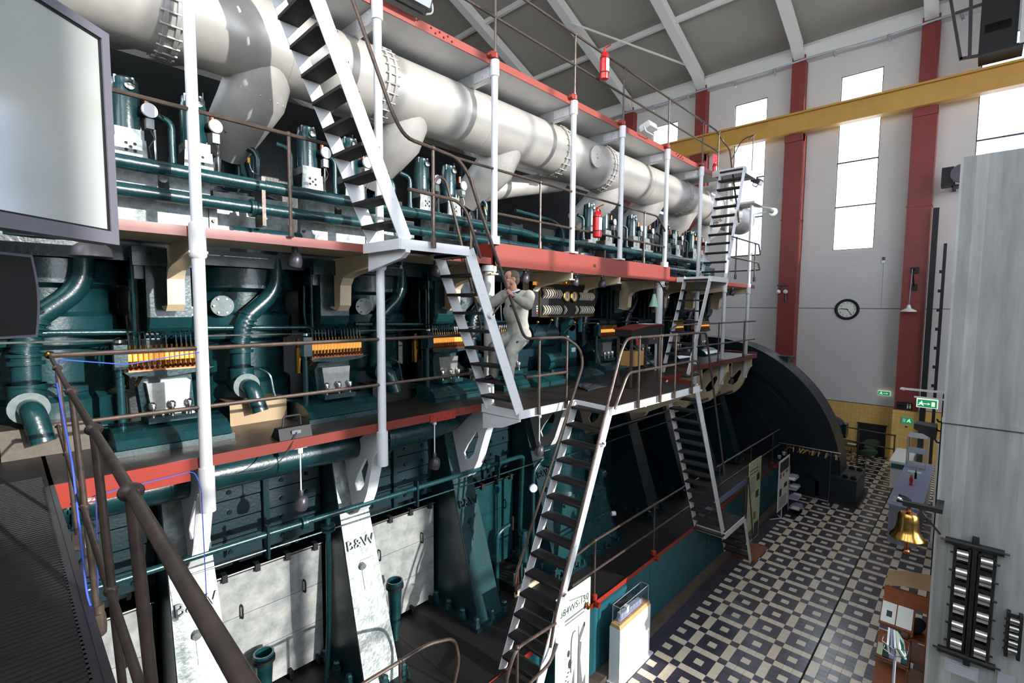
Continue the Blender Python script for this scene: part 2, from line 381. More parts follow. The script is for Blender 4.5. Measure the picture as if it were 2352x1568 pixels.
# ---- long walls
NW = MB().box(HX0, HX1+0.3, HY1, HY1+0.3, 0, 24.5).build('wall_back', 'wall_paint', None, False); tag(NW, kind='structure')
WWY = [(-9.6, -6.6), (-5.0, -2.0), (-0.4, 2.6), (4.2, 7.2), (8.8, 11.8), (13.4, 16.4)]; WZ0, WZ1 = 9.0, 16.7
mb = MB(); ys = [HY0] + [q for a in WWY for q in a] + [HY1]
for a in range(0, len(ys), 2): mb.box(HX0-0.12, HX0, ys[a], ys[a+1], 0, EAVE+0.3)
for a, b in WWY: mb.box(HX0-0.12, HX0, a, b, 0, WZ0).box(HX0-0.12, HX0, a, b, WZ1, EAVE+0.3)
WW = mb.build('wall_left', 'wall_paint', None, False); tag(WW, kind='structure')
for n, (a, b) in enumerate(WWY):
    wn = thing('window_%d' % (n+10), None, None, (HX0, (a+b)/2, WZ0), kind='structure')
    for z in (WZ0, 10.9, 12.9, 14.8, WZ1): MB().box(HX0-0.09, HX0-0.03, a, b, z-0.03, z+0.03).build('transom', 'steel_dark', wn, False)
    MB().box(HX0-0.062, HX0-0.057, a, b, WZ0, WZ1).build('pane', 'pane_glass', wn, False)
SWX = [(3.2, 6.3), (6.45, 8.45), (8.6, 11.6), (12.6, 16.0), (17.0, 20.5), (21.5, 25.0)]  # unseen wall; its openings are shaped to place sun and shade
mb = MB(); xs = [HX0] + [q for a in SWX for q in a] + [HX1+0.3]; SZ0, SZ1 = 4.2, 16.7
for a in range(0, len(xs), 2): mb.box(xs[a], xs[a+1], HY0-0.3, HY0, 0, 24.5)
for a, b in SWX: mb.box(a, b, HY0-0.3, HY0, 0, SZ0 if a < 10 else 11.5).box(a, b, HY0-0.3, HY0, SZ1, 24.5)
mb.box(6.45, 8.45, HY0-0.3, HY0, 8.9, 11.7)  # blind stretch added to keep sun off the middle ladder and second post
SW = mb.build('wall_right', 'wall_paint', None, False); tag(SW, kind='structure')
for n, (a, b) in enumerate(SWX):
    wn = thing('window_%d' % (n+5), None, None, ((a+b)/2, HY0, SZ0 if a < 10 else 11.5), kind='structure')
    sz = SZ0 if a < 10 else 11.5
    for z in ((SZ0, 6.8, 9.3, 11.8, 14.2, SZ1) if a < 10 else (11.5, 14.2, SZ1)): MB().box(a, b, HY0-0.12, HY0-0.05, z-0.04, z+0.04).build('transom', 'steel_dark', wn, False)
    for x in (a, (a+b)/2, b): MB().box(x-0.04, x+0.04, HY0-0.12, HY0-0.05, sz, SZ1).build('mullion', 'steel_dark', wn, False)
    MB().box(a, b, HY0-0.09, HY0-0.085, sz, SZ1).build('pane', 'pane_glass', wn, False)
# ---- roof
RZ = EAVE + (HX1-RIDGE_X)*SL
mb = MB().prism([(HX1+0.4, EAVE+0.1), (RIDGE_X, RZ+0.1), (HX0-0.4, EAVE+0.1), (HX0-0.4, EAVE+0.4), (RIDGE_X, RZ+0.5), (HX1+0.4, EAVE+0.4)], 'XZ', HY0-0.4, HY1+0.4)
ce = mb.build('ceiling', 'ceiling_paint', None, False); tag(ce, kind='structure'); ORG[ce.name] = Vector((0, 0, 0))
for y in COLY + [19.95, 24.5, 29.05, 33.6, 38.15]:
    mb = MB().prism([(25.95, 17.9), (25.2, 18.35), (RIDGE_X, RZ-0.5), (HX0+0.4, EAVE-0.4), (HX0+0.4, EAVE+0.1), (RIDGE_X, RZ+0.05), (25.95, EAVE+0.18)], 'XZ', y-0.14, y+0.14)
    mb.prism([(25.95, 17.86), (25.2, 18.29), (RIDGE_X, RZ-0.56), (RIDGE_X, RZ-0.48), (25.2, 18.37), (25.95, 17.94)], 'XZ', y-0.22, y+0.22)
    mb.build('rafter', 'rafter_paint', ce, False)
for x in (22.6, 18.6, 14.6):
    zz = EAVE + (HX1-x)*SL
    MB().box(x-0.09, x+0.09, HY0, HY1, zz-0.15, zz+0.08).build('purlin', 'rafter_paint', ce, False)
MB().box(26.0, 26.4, HY0, HY1, 17.75, 18.35).build('eave_beam', 'rafter_paint', ce, False)
MB().tube([(24.9, 11.1, 18.55), (20.0, 15.2, 20.3)], 0.05, 6).build('brace_rod', 'rafter_paint', ce)
# ---- steel columns on the end wall
for n, y in enumerate(COLY):
    lab = ['behind the grey concrete wall', 'beside the hanging white lamp', 'between the wall clock and the generator rim', 'behind the upper catwalk end', 'at the far end of the wall behind the upper railing'][n]
    c = thing('steel_column', 'dark red steel column on the end wall, ' + lab, 'column', (26.0, y, 0))
    MB().box(25.72, 26.39, y-0.38, y+0.38, 0.0 if n != 1 else 2.25, 14.45).build('lower_shaft', 'red_column', c, False)
    MB().box(25.95, 26.39, y-0.28, y+0.28, 14.45, 18.0).build('upper_shaft', 'red_column', c, False)
    MB().box(25.70, 26.39, y-0.40, y+0.40, 10.55, 10.62).box(25.66, 26.0, y-0.38, y+0.38, 14.1, 14.5).build('splice_plate', 'red_column', c, False)
    if n == 1: MB().box(25.68, 26.39, y-0.45, y+0.42, 0, 2.25).build('column_casing', 'wainscot_tile', c, False)
# ---- crane runway beam with rail, lamp conduit on the wall head
cr = thing('crane_runway_beam', 'yellow steel crane beam running along the end wall windows', 'crane beam', (25.6, 4, 14.5))
MB().box(25.5, 25.62, HY0, HY1, 14.5, 15.25).build('web', 'beam_yellow', cr, False)
MB().box(25.34, 25.78, HY0, HY1, 14.42, 14.5).build('flange', 'beam_yellow', cr, False); MB().box(25.34, 25.78, HY0, HY1, 15.22, 15.3).build('flange', 'beam_yellow', cr, False)
MB().box(25.52, 25.6, HY0, HY1, 15.3, 15.36).build('rail', 'steel_dark', cr, False)
cd = thing('cable_conduit', 'grey conduit with short arms under the roof eave', 'conduit', (26.0, 6, 17.6))
MB().tube([(25.88, y, 17.72+0.04*math.sin(y*1.3)) for y in [-4+0.6*k for k in range(36)]], 0.045, 6).build('pipe', 'counter_grey', cd)
for y in (-1.0, 1.1, 3.3, 5.2, 7.6, 9.4, 11.8, 13.8): MB().tube([(25.88, y, 17.7), (25.78, y, 17.68), (25.7, y-0.1, 17.35)], 0.05, 6).build('arm', 'counter_grey', cd)
# ---- travelling crane cab hanging off the beam
ck = thing('crane_cab', 'dark steel crane cab with an inclined frame above the yellow beam', 'crane', (24.6, 0.2, 15.4))
MB().box(24.2, 25.3, -0.62, 0.5, 15.35, 15.45).build('floor_plate', 'black', ck, False)
MB().box(24.25, 24.3, -0.45, 0.5, 15.4, 16.05).build('front_panel', 'black', ck, False)
MB().box(24.25, 24.3, -0.45, 0.5, 16.35, 19.2).build('upper_panel', 'black', ck, False)
MB().box(25.2, 25.25, -0.45, 0.5, 15.4, 19.2).build('rear_panel', 'black', ck, False)
MB().box(24.25, 24.3, 0.38, 0.5, 16.05, 16.35).build('window_post', 'black', ck, False); MB().box(24.25, 24.3, -0.45, -0.28, 16.05, 16.35).build('window_post', 'black', ck, False)
MB().bar((24.35, 0.95, 15.4), (24.35, 1.55, 18.8), 0.09, 0.09).bar((24.35, 0.72, 15.4), (24.35, 0.85, 19.0), 0.14, 0.1).bar((24.35, 0.98, 15.45), (24.35, 0.5, 15.4), 0.09, 0.09).bar((24.35, 1.2, 17.1), (24.35, -0.6, 17.2), 0.08, 0.08).build('side_frame', 'lamp_grey', ck, False)
MB().box(24.15, 24.3, -0.85, -0.5, 15.4, 19.5).build('corner_post', 'grey_white', ck, False)
# ---- board-marked concrete wall beside the aisle
CX = 9.0
cw = MB().box(CX, CX+11, -0.9, 0.28, 0, 4.86).box(CX+0.02, CX+11, -0.9, 0.26, 4.86, 4.94).box(CX, CX+11, -0.9, 0.28, 4.94, 8.48).box(CX-0.03, CX+0.2, -0.9, 0.285, 4.885, 4.945).build("wall_concrete", "concrete", None, False); tag(cw, kind="structure")  # unseen depth behind the face added to shade the aisle
# ---- neighbouring buildings outside
nb = MB().box(44, 52, 10.2, 40, -4, 16.6).build('neighbour_building', 'corrugated', None, False); tag(nb, 'pale corrugated building seen through the window behind the far ladders', 'building')
nb2 = MB()
for k in range(6): nb2.box(44+0.3*k, 52, -12+k*2.05-12, 0.25-k*0.62, -4, 17.2+k*0.75)
tag(nb2.build('neighbour_building', 'corrugated', None, False), 'pale stepped building seen through the window above the concrete wall', 'building')
# ================================================================ galleries
G0, G1, G2, G3 = 1.385, 4.95, 7.17, 10.10
PY = 5.43                                   # line of the white posts
PX = [1.33, 3.28, 5.24, 7.20, 8.83, 10.80, 12.71, 14.60, 16.62]
def rail_path(mb, pts, r=0.021, fr=0.12, n=8): return mb.tube(fil(pts, fr), r, n)

def railing(label, tops, stanch, r=0.021, group=None, base=None):
    p0 = tops[0][0]
    t = thing('railing', label, 'railing', (p0[0], p0[1], base if base is not None else p0[2]-1.08), group)
    for tp in tops: rail_path(MB(), tp, r).build('rail', 'rail', t)
    for (x, y, z0, z1) in stanch:
        s = MB().cyl((x, y, z0), (x, y, z1), r*0.9, 8).build('stanchion', 'rail', t)
        MB().sphere((x, y, z1), r*1.55, 8, 6).build('ball_joint', 'rail', s)
        MB().cyl((x, y, z0), (x, y, z0+0.12), r*1.5, 8).build('socket', 'rail', s)
    return t

# ---- lower gallery (walkway between crankcase and cylinders)
g = thing('gallery_walkway', 'lower gallery with dark plate deck, red edge and white curved brackets', 'gallery', (5, 6.2, G1))
MB().box(0.25, 6.25, PY, 6.62, G1-0.03, G1).build('deck_plate', 'deck', g, False)
MB().box(6.253, 11.0, PY, 7.2, G1-0.03, G1).build('deck_plate', 'deck', g, False)
MB().box(11.003, 16.95, 5.18, 6.62, G1-0.03, G1).build('deck_plate', 'deck', g, False)
MB().prism([(5.03, PY), (5.05, 4.66), (6.32, 4.62), (6.22, 3.88), (8.98, 3.80), (9.36, 3.95), (9.36, 4.68), (10.3, 4.68), (10.3, 4.5), (11.0, 4.5), (11.0, PY)], 'XY', G1-0.03, G1).build('landing_plate', 'deck', g, False)
MB().box(1.2, 5.03, PY-0.02, PY, G1-0.10, G1+0.012).build('edge_beam', 'red_trim', g, False)
MB().box(0.25, 1.2, PY-0.025, PY, G1-0.20, G1+0.012).build('edge_beam', 'red_bright', g, False)
MB().box(4.05, 4.5, PY-0.032, PY-0.02, G1-0.12, G1+0.0).build('splice_plate', 'red_bright', g, False)
for k in range(6): MB().cyl((4.1+0.07*k, PY-0.045, G1-0.03-0.05*(k % 2)), (4.1+0.07*k, PY-0.03, G1-0.03-0.05*(k % 2)), 0.012, 6).build('rivet', 'red_bright', g)
MB().box(11.2, 16.95, 5.15, 5.18, G1-0.12, G1+0.02).build('edge_beam', 'red_trim', g, False)
MB().box(16.95, 17.0, 5.15, 6.6, G1-0.1, G1+0.06).build('end_board', 'red_trim', g, False)
def fascia(parent, a, b, z1, h, m='white_paint', th=0.025, name='fascia'):
    return MB().bar((a[0], a[1], z1-h/2), (b[0], b[1], z1-h/2), th, h).build(name, m, parent, False)
for a, b in (((5.03, 5.42), (5.05, 4.65)), ((5.05, 4.65), (6.32, 4.61)), ((6.32, 4.61), (6.22, 3.87)), ((6.22, 3.87), (8.98, 3.79)), ((8.98, 3.79), (9.3, 3.79))): fascia(g, a, b, G1+0.012, 0.12)
fascia(g, (9.36, 4.0), (9.36, 4.68), G1+0.06, 0.12, 'dark_red'); fascia(g, (9.36, 4.68), (10.35, 4.68), G1+0.06, 0.12, 'dark_red')
# curved cast brackets with a slot, bolted to the engine frame
BO = [(6.40, 4.30), (6.40, 3.56), (6.28, 3.55), (6.08, 3.59), (5.90, 3.68), (5.76, 3.82), (5.66, 4.0), (5.56, 4.28), (5.47, 4.52), (5.40, 4.60), (5.40, 4.90), (5.62, 4.84), (5.80, 4.74), (6.0, 4.60), (6.16, 4.45)]
BH = [(6.02, 3.92), (5.92, 3.95), (5.82, 4.05), (5.70, 4.36), (5.72, 4.43), (5.78, 4.42), (5.98, 4.16), (6.06, 4.02)]
def bracket(x, m, far=False, dy=0.0):
    b = MB().holed([(u+dy, v) for u, v in BO], [[(u+dy, v) for u, v in BH]], 'YZ', x-0.02, x+0.02).build('bracket', m, g, False)
    e = [(u+dy, v) for u, v in BO[1:10]]
    fm = MB()
    for p, q in zip(e[:-1], e[1:]): fm.bar((x, p[0], p[1]), (x, q[0], q[1]), 0.15, 0.018, (0, 0.5, 1))
    fm.build('edge_flange', m, b)
    MB().box(x-0.13, x+0.13, 6.38+dy, 6.41+dy, 3.55, 4.31).build('bolt_flange', m, b, False)
    if not far:
        for z in (3.68, 3.93, 4.18):
            MB().cyl((x-0.085, 6.385+dy, z), (x-0.085, 6.345+dy, z), 0.032, 6).build('bolt', m, b)
            MB().cyl((x+0.085, 6.385+dy, z), (x+0.085, 6.345+dy, z), 0.032, 6).build('bolt', m, b)
    return b
for k, x in enumerate(PX): bracket(x, 'white_paint' if k < 3 else ('grey_white' if k == 3 else 'cream_paint'), k > 4, 0 if k < 6 else -0.22)
MB().prism([(5.42, 4.85), (4.66, 4.90), (4.66, 4.80), (5.0, 4.66), (5.42, 4.58)], 'YZ', 5.05, 5.09).build('landing_bracket', 'white_paint', g, False)
MB().prism([(5.42, 4.85), (3.9, 4.90), (3.9, 4.80), (4.6, 4.66), (5.42, 4.58)], 'YZ', 7.3, 7.34).build('landing_bracket', 'grey_white', g, False)
MB().prism([(5.42, 4.85), (3.9, 4.90), (3.9, 4.80), (4.2, 4.60), (4.7, 4.35), (5.42, 4.2)], 'YZ', 8.93, 8.97).build('landing_bracket', 'cream_paint', g, False)

# ---- cross gallery on which the photographer stands
cg = thing('cross_gallery', 'dark ribbed rubber gallery floor leading away beneath the brown railing', 'gallery', (-0.8, 2.5, G1))
MB().box(-2.1, 0.22, -3.0, 7.6, G1-0.04, G1).build('deck_plate', 'rubber', cg, False)
rb = MB()
for k in range(150): rb.box(-1.6, 0.19, -0.2+k*0.04, -0.185+k*0.04, G1, G1+0.004)
tag(rb.build('rubber_ribs', 'rubber', cg, False, fix=False), kind='stuff')
MB().box(0.22, 0.25, -3.0, PY, G1-0.16, G1+0.01).build('edge_beam', 'lamp_grey', cg, False)
MB().box(0.18, 0.22, -3.0, PY, G1, G1+0.004).build('edge_strip', 'lamp_grey', cg, False)
t = thing('railing', 'brown tubular handrail with ball joints along the dark rubber gallery edge', 'railing', (0.2, 2.5, G1))
HR = [(0.27, PY, 6.03), (0.225, 3.5, 6.03), (0.185, 1.35, 6.03), (0.165, 0.35, 6.03), (0.16, -1.2, 6.03)]
MB().tube(HR, 0.0125, 12).build('rail', 'rail', t)
MB().tube([(p[0]+0.02, p[1], 5.46) for p in HR], 0.0125, 10).build('rail', 'rail', t)
for y in (1.35, 2.12, 3.1, 4.3):
    x = 0.165+0.0205*max(0, y-0.35)
    s = MB().cyl((x, y, 6.03), (x+0.05, y, G1-0.10), 0.0135, 10).build('stanchion', 'rail', t)
    MB().sphere((x, y, 6.03), 0.026, 12, 8, (1, 1, 0.8)).build('ball_joint', 'rail', s); MB().sphere((x+0.022, y, 5.46), 0.022, 10, 8).build('ball_joint', 'rail', s)
    MB().lathe([(0.016, 0), (0.026, 0.01), (0.029, 0.05), (0.027, 0.10), (0.021, 0.12), (0.022, 0.16)], (x+0.055, y, G1-0.16), n=12).build('socket', 'rail', s)
    MB().box(x+0.02, x+0.06, y-0.03, y+0.03, G1-0.14, G1-0.04).build('clamp', 'rail', s, False)
MB().sphere((0.27, PY, 6.03), 0.034, 10, 8).build('corner_ball', 'brass', t)

# ---- upper gallery at cylinder-head height
g2 = thing('gallery_walkway', 'middle gallery with pale red edge above the white elbow brackets', 'gallery', (5, 6.0, G2))
MB().box(-2.1, 11.0, PY, 6.05, G2-0.03, G2).build('deck_plate', 'deck', g2, False)
MB().box(11.0, 17.2, PY, 6.05, G2-0.03, G2).build('deck_plate', 'deck', g2, False)
MB().box(-2.1, 17.0, PY+0.03, 6.4, G2-0.06, G2-0.035).build('soffit', 'cream_paint', g2, False)
MB().box(-2.1, 3.08, PY-0.02, PY, G2-0.085, G2+0.012).build('edge_beam', 'red_girder', g2, False)
MB().box(4.08, 5.24, PY-0.02, PY, G2-0.085, G2+0.012).build('edge_beam', 'red_girder', g2, False)
MB().box(11.06, 11.7, PY-0.02, PY, G2-0.09, G2+0.012).build('edge_beam', 'red_bright', g2, False)
for k in range(6): MB().cyl((4.35+0.11*k, PY-0.04, G2-0.02-0.04*(k % 2)), (4.35+0.11*k, PY-0.02, G2-0.02-0.04*(k % 2)), 0.014, 6).build('rivet', 'red_bright', g2)
gd = MB().box(5.22, 11.06, PY-0.07, PY-0.045, 7.06, 7.41).build('deep_girder', 'red_girder', g2, False)
MB().box(5.22, 5.245, PY-0.07, PY+0.3, 7.06, 7.41).build('girder_end', 'red_bright', gd, False)
MB().box(7.86, 7.95, PY-0.074, PY-0.069, 7.20, 7.26).build('name_plate', 'brass', gd, False)
MB().box(3.08, 4.08, 4.64, PY, G2-0.03, G2).build('landing_plate', 'deck', g2, False)
for a, b in (((3.08, PY-0.02), (3.08, 4.64)), ((3.08, 4.64), (4.08, 4.64)), ((4.08, 4.64), (4.08, PY-0.02))): fascia(g2, a, b, G2+0.015, 0.115)
MB().box(11.55, 12.55, 4.55, PY, G2-0.03, G2).build('landing_plate', 'deck', g2, False)
for a, b in (((11.55, PY-0.02), (11.55, 4.55)), ((11.55, 4.55), (12.55, 4.55)), ((12.55, 4.55), (12.55, PY-0.02))): fascia(g2, a, b, G2+0.015, 0.12)
MB().box(14.7, 17.3, 5.40, 5.43, G2-0.08, G2+0.02).build('edge_beam', 'red_trim', g2, False)
MB().box(14.7, 17.3, 5.43, 6.3, G2-0.05, G2).build('deck_plate', 'deck', g2, False)
# elbow brackets below the upper gallery
EB = [(5.36, 7.09), (6.55, 7.09), (6.55, 6.42), (6.36, 6.38), (6.28, 6.45), (6.26, 6.72), (6.18, 6.82), (6.02, 6.86), (5.36, 6.94)]
for k, x in enumerate(PX):
    m = 'cream_paint'
    b = MB().prism(EB, 'YZ', x-0.02, x+0.02).build('elbow_bracket', m, g2, False)
    e = EB[2:]
    fm = MB()
    for p, q in zip(e[:-1], e[1:]): fm.bar((x, p[0], p[1]), (x, q[0], q[1]), 0.16, 0.02, (0, 0.6, 1))
    fm.build('edge_flange', m, b)
    for z in (6.52, 6.78): MB().cyl((x-0.03, 6.42, z), (x-0.045, 6.42, z), 0.025, 6).build('bolt', m, b)
MB().prism([(5.42, 7.08), (4.62, 7.11), (4.62, 7.04), (4.72, 6.98), (5.42, 6.86)], 'YZ', 3.14, 3.20).build('landing_bracket', 'white_paint', g2, False)
MB().prism([(5.42, 7.08), (4.55, 7.11), (4.55, 7.03), (4.75, 6.95), (5.42, 6.82)], 'YZ', 12.46, 12.5).build('landing_bracket', 'grey_white', g2, False)

# ---- top catwalk beside the exhaust main
g3 = thing('catwalk', 'top catwalk with grey soffit and red edge beside the silver exhaust duct', 'gallery', (7, 6.2, G3))
for a, b in zip([-2.1]+PX[:7], PX[:7]+[14.25]):
    MB().box(a+0.004, b-0.004, PY, 7.0, G3-0.07, G3).build('deck_plate', 'grey_white', g3, False)
MB().box(-2.1, 14.25, PY-0.02, PY, G3-0.09, G3+0.02).build('edge_beam', 'red_girder', g3, False)
for x0 in (4.1, 11.3):
    for k in range(6): MB().cyl((x0+0.07*k, PY-0.04, G3-0.01-0.04*(k % 2)), (x0+0.07*k, PY-0.02, G3-0.01-0.04*(k % 2)), 0.014, 6).build('rivet', 'red_bright', g3)
for k, x in enumerate(PX[:8]):
    c = MB().box(x-0.012, x+0.012, PY+0.03, 7.0, G3-0.27, G3-0.075).box(x-0.05, x+0.05, PY+0.03, 7.0, G3-0.285, G3-0.27).build('cross_beam', 'grey_white', g3, False)
    MB().box(x-0.03, x-0.012, PY+0.05, PY+0.38, G3-0.25, G3-0.10).build('gusset', 'white_paint', c, False)
    for q in range(4): MB().cyl((x-0.03, PY+0.1+0.08*q, G3-0.14-0.06*(q % 2)), (x-0.045, PY+0.1+0.08*q, G3-0.14-0.06*(q % 2)), 0.018, 6).build('rivet', 'white_paint', c)
MB().box(13.5, 14.45, 4.6, PY, G3-0.03, G3).build('landing_plate', 'grey_white', g3, False)
for a, b in (((13.5, 5.41), (13.5, 4.6)), ((13.5, 4.6), (14.45, 4.6)), ((14.45, 4.6), (14.45, 5.41))): fascia(g3, a, b, G3+0.015, 0.16, 'grey_white')
MB().box(16.3, 17.1, 5.2, 6.0, 9.70, 9.76).build('end_plate', 'grey_white', g3, False)

# ---- white posts
pl = ['in front of the first lubricator, brightly sunlit', 'behind the foot of the upper ladder', 'behind the person on the ladder', 'standing on the deep red girder beside the fire extinguisher', 'standing on the deep red girder, halfway', 'at the far end of the deep red girder', 'behind the far ladders', 'between the far ladders and the gallery end', 'at the outer corner of the far gallery end']
for k, x in enumerate(PX):
    y = PY-0.05
    p = thing('gallery_post', 'white tubular gallery post ' + pl[k], 'post', (x, y, 4.4))
    if k in (3, 4):
        MB().cyl((x, y, 7.41), (x, y, G3-0.05), 0.05, 14).build('upper_shaft', 'white_paint', p); MB().box(x-0.1, x+0.1, y-0.07, y+0.1, 7.41, 7.44).build('foot_plate', 'white_paint', p, False)
    elif k in (2, 5):
        MB().cyl((x, y, 7.41), (x, y, G3-0.05), 0.05, 14).build('upper_shaft', 'white_paint', p); MB().cyl((x, y+0.1, G1), (x, y+0.1, 7.06), 0.08, 16).build('lower_shaft', 'white_paint', p)
        MB().cyl((x, y+0.1, 6.98), (x, y+0.1, 7.07), 0.115, 14).build('capital', 'white_paint', p); MB().cyl((x, y, 7.38), (x, y, 7.5), 0.09, 14).build('foot_collar', 'white_paint', p)
    else:
        zt = G3-0.05 if k < 8 else 9.7
        MB().cyl((x, y, G2), (x, y, zt), 0.05, 14).build('upper_shaft', 'white_paint', p); MB().cyl((x, y, 4.42 if k < 2 else 4.2), (x, y, 6.95), 0.052 if k else 0.056, 14).build('lower_shaft', 'white_paint', p)
        MB().lathe([(0.06, 6.88), (0.075, 6.9), (0.075, 6.94), (0.072, 6.95), (0.072, 7.2), (0.055, 7.22)], (x, y, 0), n=14).build('sleeve', 'white_paint', p)
        MB().cyl((x, y, 4.42 if k < 2 else 4.2), (x, y, 4.86), 0.07, 14).build('foot_sleeve', 'white_paint', p)
    if k < 8: MB().cyl((x, y, G3-0.26), (x, y, G3-0.03), 0.068, 14).build('top_sleeve', 'white_paint', p)

# ---- railings on the galleries
def hp(*a): return list(a)
railing('long brown double railing of the lower gallery in front of the lubricators', [[(0.27, PY-0.06, 6.03), (4.6, PY-0.06, 6.03)], [(0.27, PY-0.06, 5.46), (5.0, PY-0.06, 5.46)]], [], base=G1)
railing('short brown railing between the climbing person and the white lower ladder', [[(4.0, 4.52, 8.0), (4.1, 4.52, 7.75), (5.03, 4.55, 6.0), (6.0, 4.58, 5.98), (6.28, 4.5, 5.8), (6.3, 4.45, 5.55), (4.95, 4.62, 2.55), (4.98, 4.62, 2.3)], [(5.12, 4.6, 5.44), (6.05, 4.57, 5.44)]], [(5.39, 4.58, G1-0.08, 5.98), (6.05, 4.58, G1-0.08, 5.98)], base=G1)
railing('brown railing around the landing with the writing desk', [[(4.78, 3.82, 2.0), (4.86, 3.80, 2.45), (6.34, 3.80, 5.80), (6.5, 3.80, 5.98), (9.25, 3.72, 5.98), (9.40, 3.72, 5.6), (10.5, 3.72, 2.9)], [(6.2, 3.80, 4.95), (6.55, 3.80, 5.45), (8.95, 3.74, 5.47), (9.1, 3.74, 5.2), (9.2, 3.74, 4.9)]], [(6.86, 3.79, G1-0.08, 5.98), (7.55, 3.77, G1-0.08, 5.98), (8.06, 3.76, G1-0.08, 5.98), (8.72, 3.74, G1-0.08, 5.98)], base=G1)
railing('brown railing on the far end of the lower gallery', [[(9.6, 4.6, 6.0), (11.0, 5.1, 6.03), (16.6, 5.12, 6.03)], [(11.0, 5.12, 5.46), (16.6, 5.12, 5.46)]], [(13.6, 5.12, G1, 6.03), (15.6, 5.12, G1, 6.03)], base=G1)
railing('brown single rail of the middle gallery near the flat screen', [[(-1.5, PY-0.06, 8.24), (3.0, PY-0.06, 8.24)]], [(2.2, PY-0.06, G2, 8.24)], base=G2)
railing('brown railing around the middle landing at the foot of the upper ladder', [[(1.9, 4.56, 10.75), (2.5, 4.56, 9.43), (2.95, 4.56, 8.45), (3.1, 4.56, 8.25), (3.49, 4.58, 8.23), (3.85, 4.58, 8.2), (4.0, 4.56, 8.05), (4.5, 4.55, 7.0)], [(3.15, 4.58, 7.72), (3.85, 4.58, 7.70), (3.98, 4.57, 7.6), (4.22, 4.57, 7.05)]], [(3.49, 4.58, G2-0.06, 8.23)], base=G2)
railing('brown looped handrail behind the ladder with the climbing person', [[(4.07, 5.36, 7.5), (4.07, 5.36, 8.05), (4.18, 5.36, 8.2), (4.3, 5.36, 8.15), (4.86, 5.36, 6.47), (4.97, 5.36, 6.1), (4.85, 5.36, 6.0), (4.5, PY-0.06, 6.03)]], [], base=G2)
railing('brown railing on the deep red girder with hanging fire extinguisher', [[(4.4, PY-0.06, 8.5), (10.4, PY-0.06, 8.5), (10.8, PY-0.06, 8.2), (10.9, PY-0.06, 7.6)], [(5.3, PY-0.06, 7.85), (10.9, PY-0.06, 7.85)]], [(6.3, PY-0.06, 7.41, 8.5), (9.8, PY-0.06, 7.41, 8.5)], base=7.41)
railing('brown railing on the far end of the middle gallery', [[(12.6, 4.5, 8.2), (14.6, 4.5, 8.2), (17.4, 5.3, 8.2), (17.5, 6.3, 8.2)], [(12.6, 4.5, 7.7), (14.6, 4.5, 7.7), (17.4, 5.3, 7.7), (17.5, 6.3, 7.7)]], [(12.9, 4.5, G2, 8.2), (14.4, 4.52, G2, 8.2), (16.9, 5.42, G2, 8.2)], base=G2)
t = railing('brown double railing along the top catwalk edge', [[(-1.5, PY-0.06, 11.2), (13.6, PY-0.06, 11.2), (14.0, PY-0.06, 11.05), (14.1, 5.2, 10.8), (13.0, 4.5, 8.6)], [(-1.5, PY-0.06, 10.68), (13.9, PY-0.06, 10.68)]], [(x, PY-0.06, G3-0.02, 11.2) for x in PX[2:7]] + [(13.75, PY-0.06, G3-0.02, 11.2)], base=G3)
for x in PX[2:7]+[13.75]: MB().lathe([(0.03, 0), (0.05, 0.01), (0.05, 0.08), (0.03, 0.1)], (x, PY-0.06, G3-0.02), n=10).build('red_socket', 'red_bright', t); MB().cyl((x-0.09, PY-0.03, G3+0.02), (x-0.09, PY-0.10, G3+0.02), 0.045, 10).build('red_clamp', 'red_bright', t)
railing('thin brown railing on the outer end of the top catwalk', [[(13.9, 4.62, 10.9), (14.4, 4.62, 11.15), (14.45, 5.0, 11.1), (14.5, 5.3, 10.6)]], [(14.42, 4.7, G3, 11.1), (14.47, 5.2, G3, 10.95)], r=0.015, base=G3)
railing('brown railing along the red edge of the base platform', [[(5.9, 4.56, 2.33), (6.9, 4.56, 2.44), (11.2, 4.56, 2.44)], [(5.9, 4.56, 1.9), (11.2, 4.56, 1.9)]], [(6.9, 4.56, G0-0.05, 2.44), (9.04, 4.56, G0-0.05, 2.44)], base=G0)
railing('pale brown railing of the base platform beside the banners', [[(12.3, 4.56, 2.44), (17.75, 4.56, 2.44)], [(12.3, 4.56, 1.92), (17.75, 4.56, 1.92)]], [(12.5, 4.56, G0-0.05, 2.44), (14.9, 4.56, G0-0.05, 2.44), (17.0, 4.56, G0-0.05, 2.44)], base=G0)
railing('short brown railing at the corner in front of the silver crankcase doors', [[(1.5, 4.45, 2.5), (3.3, 4.45, 2.5), (3.66, 4.42, 2.4), (3.72, 4.4, 2.1), (3.5, 4.4, 1.4)]], [(2.9, 4.45, G0, 2.5)], base=G0)
railing('brown looped railing at the foot of the white lower ladder', [[(3.85, 3.8, 1.5), (3.95, 3.8, 2.1), (4.1, 3.8, 2.35), (4.86, 3.8, 2.30)], [(4.2, 3.8, 1.75), (4.75, 3.8, 1.8), (4.9, 3.8, 2.0)]], [(4.12, 3.8, G0, 2.35)], base=G0)

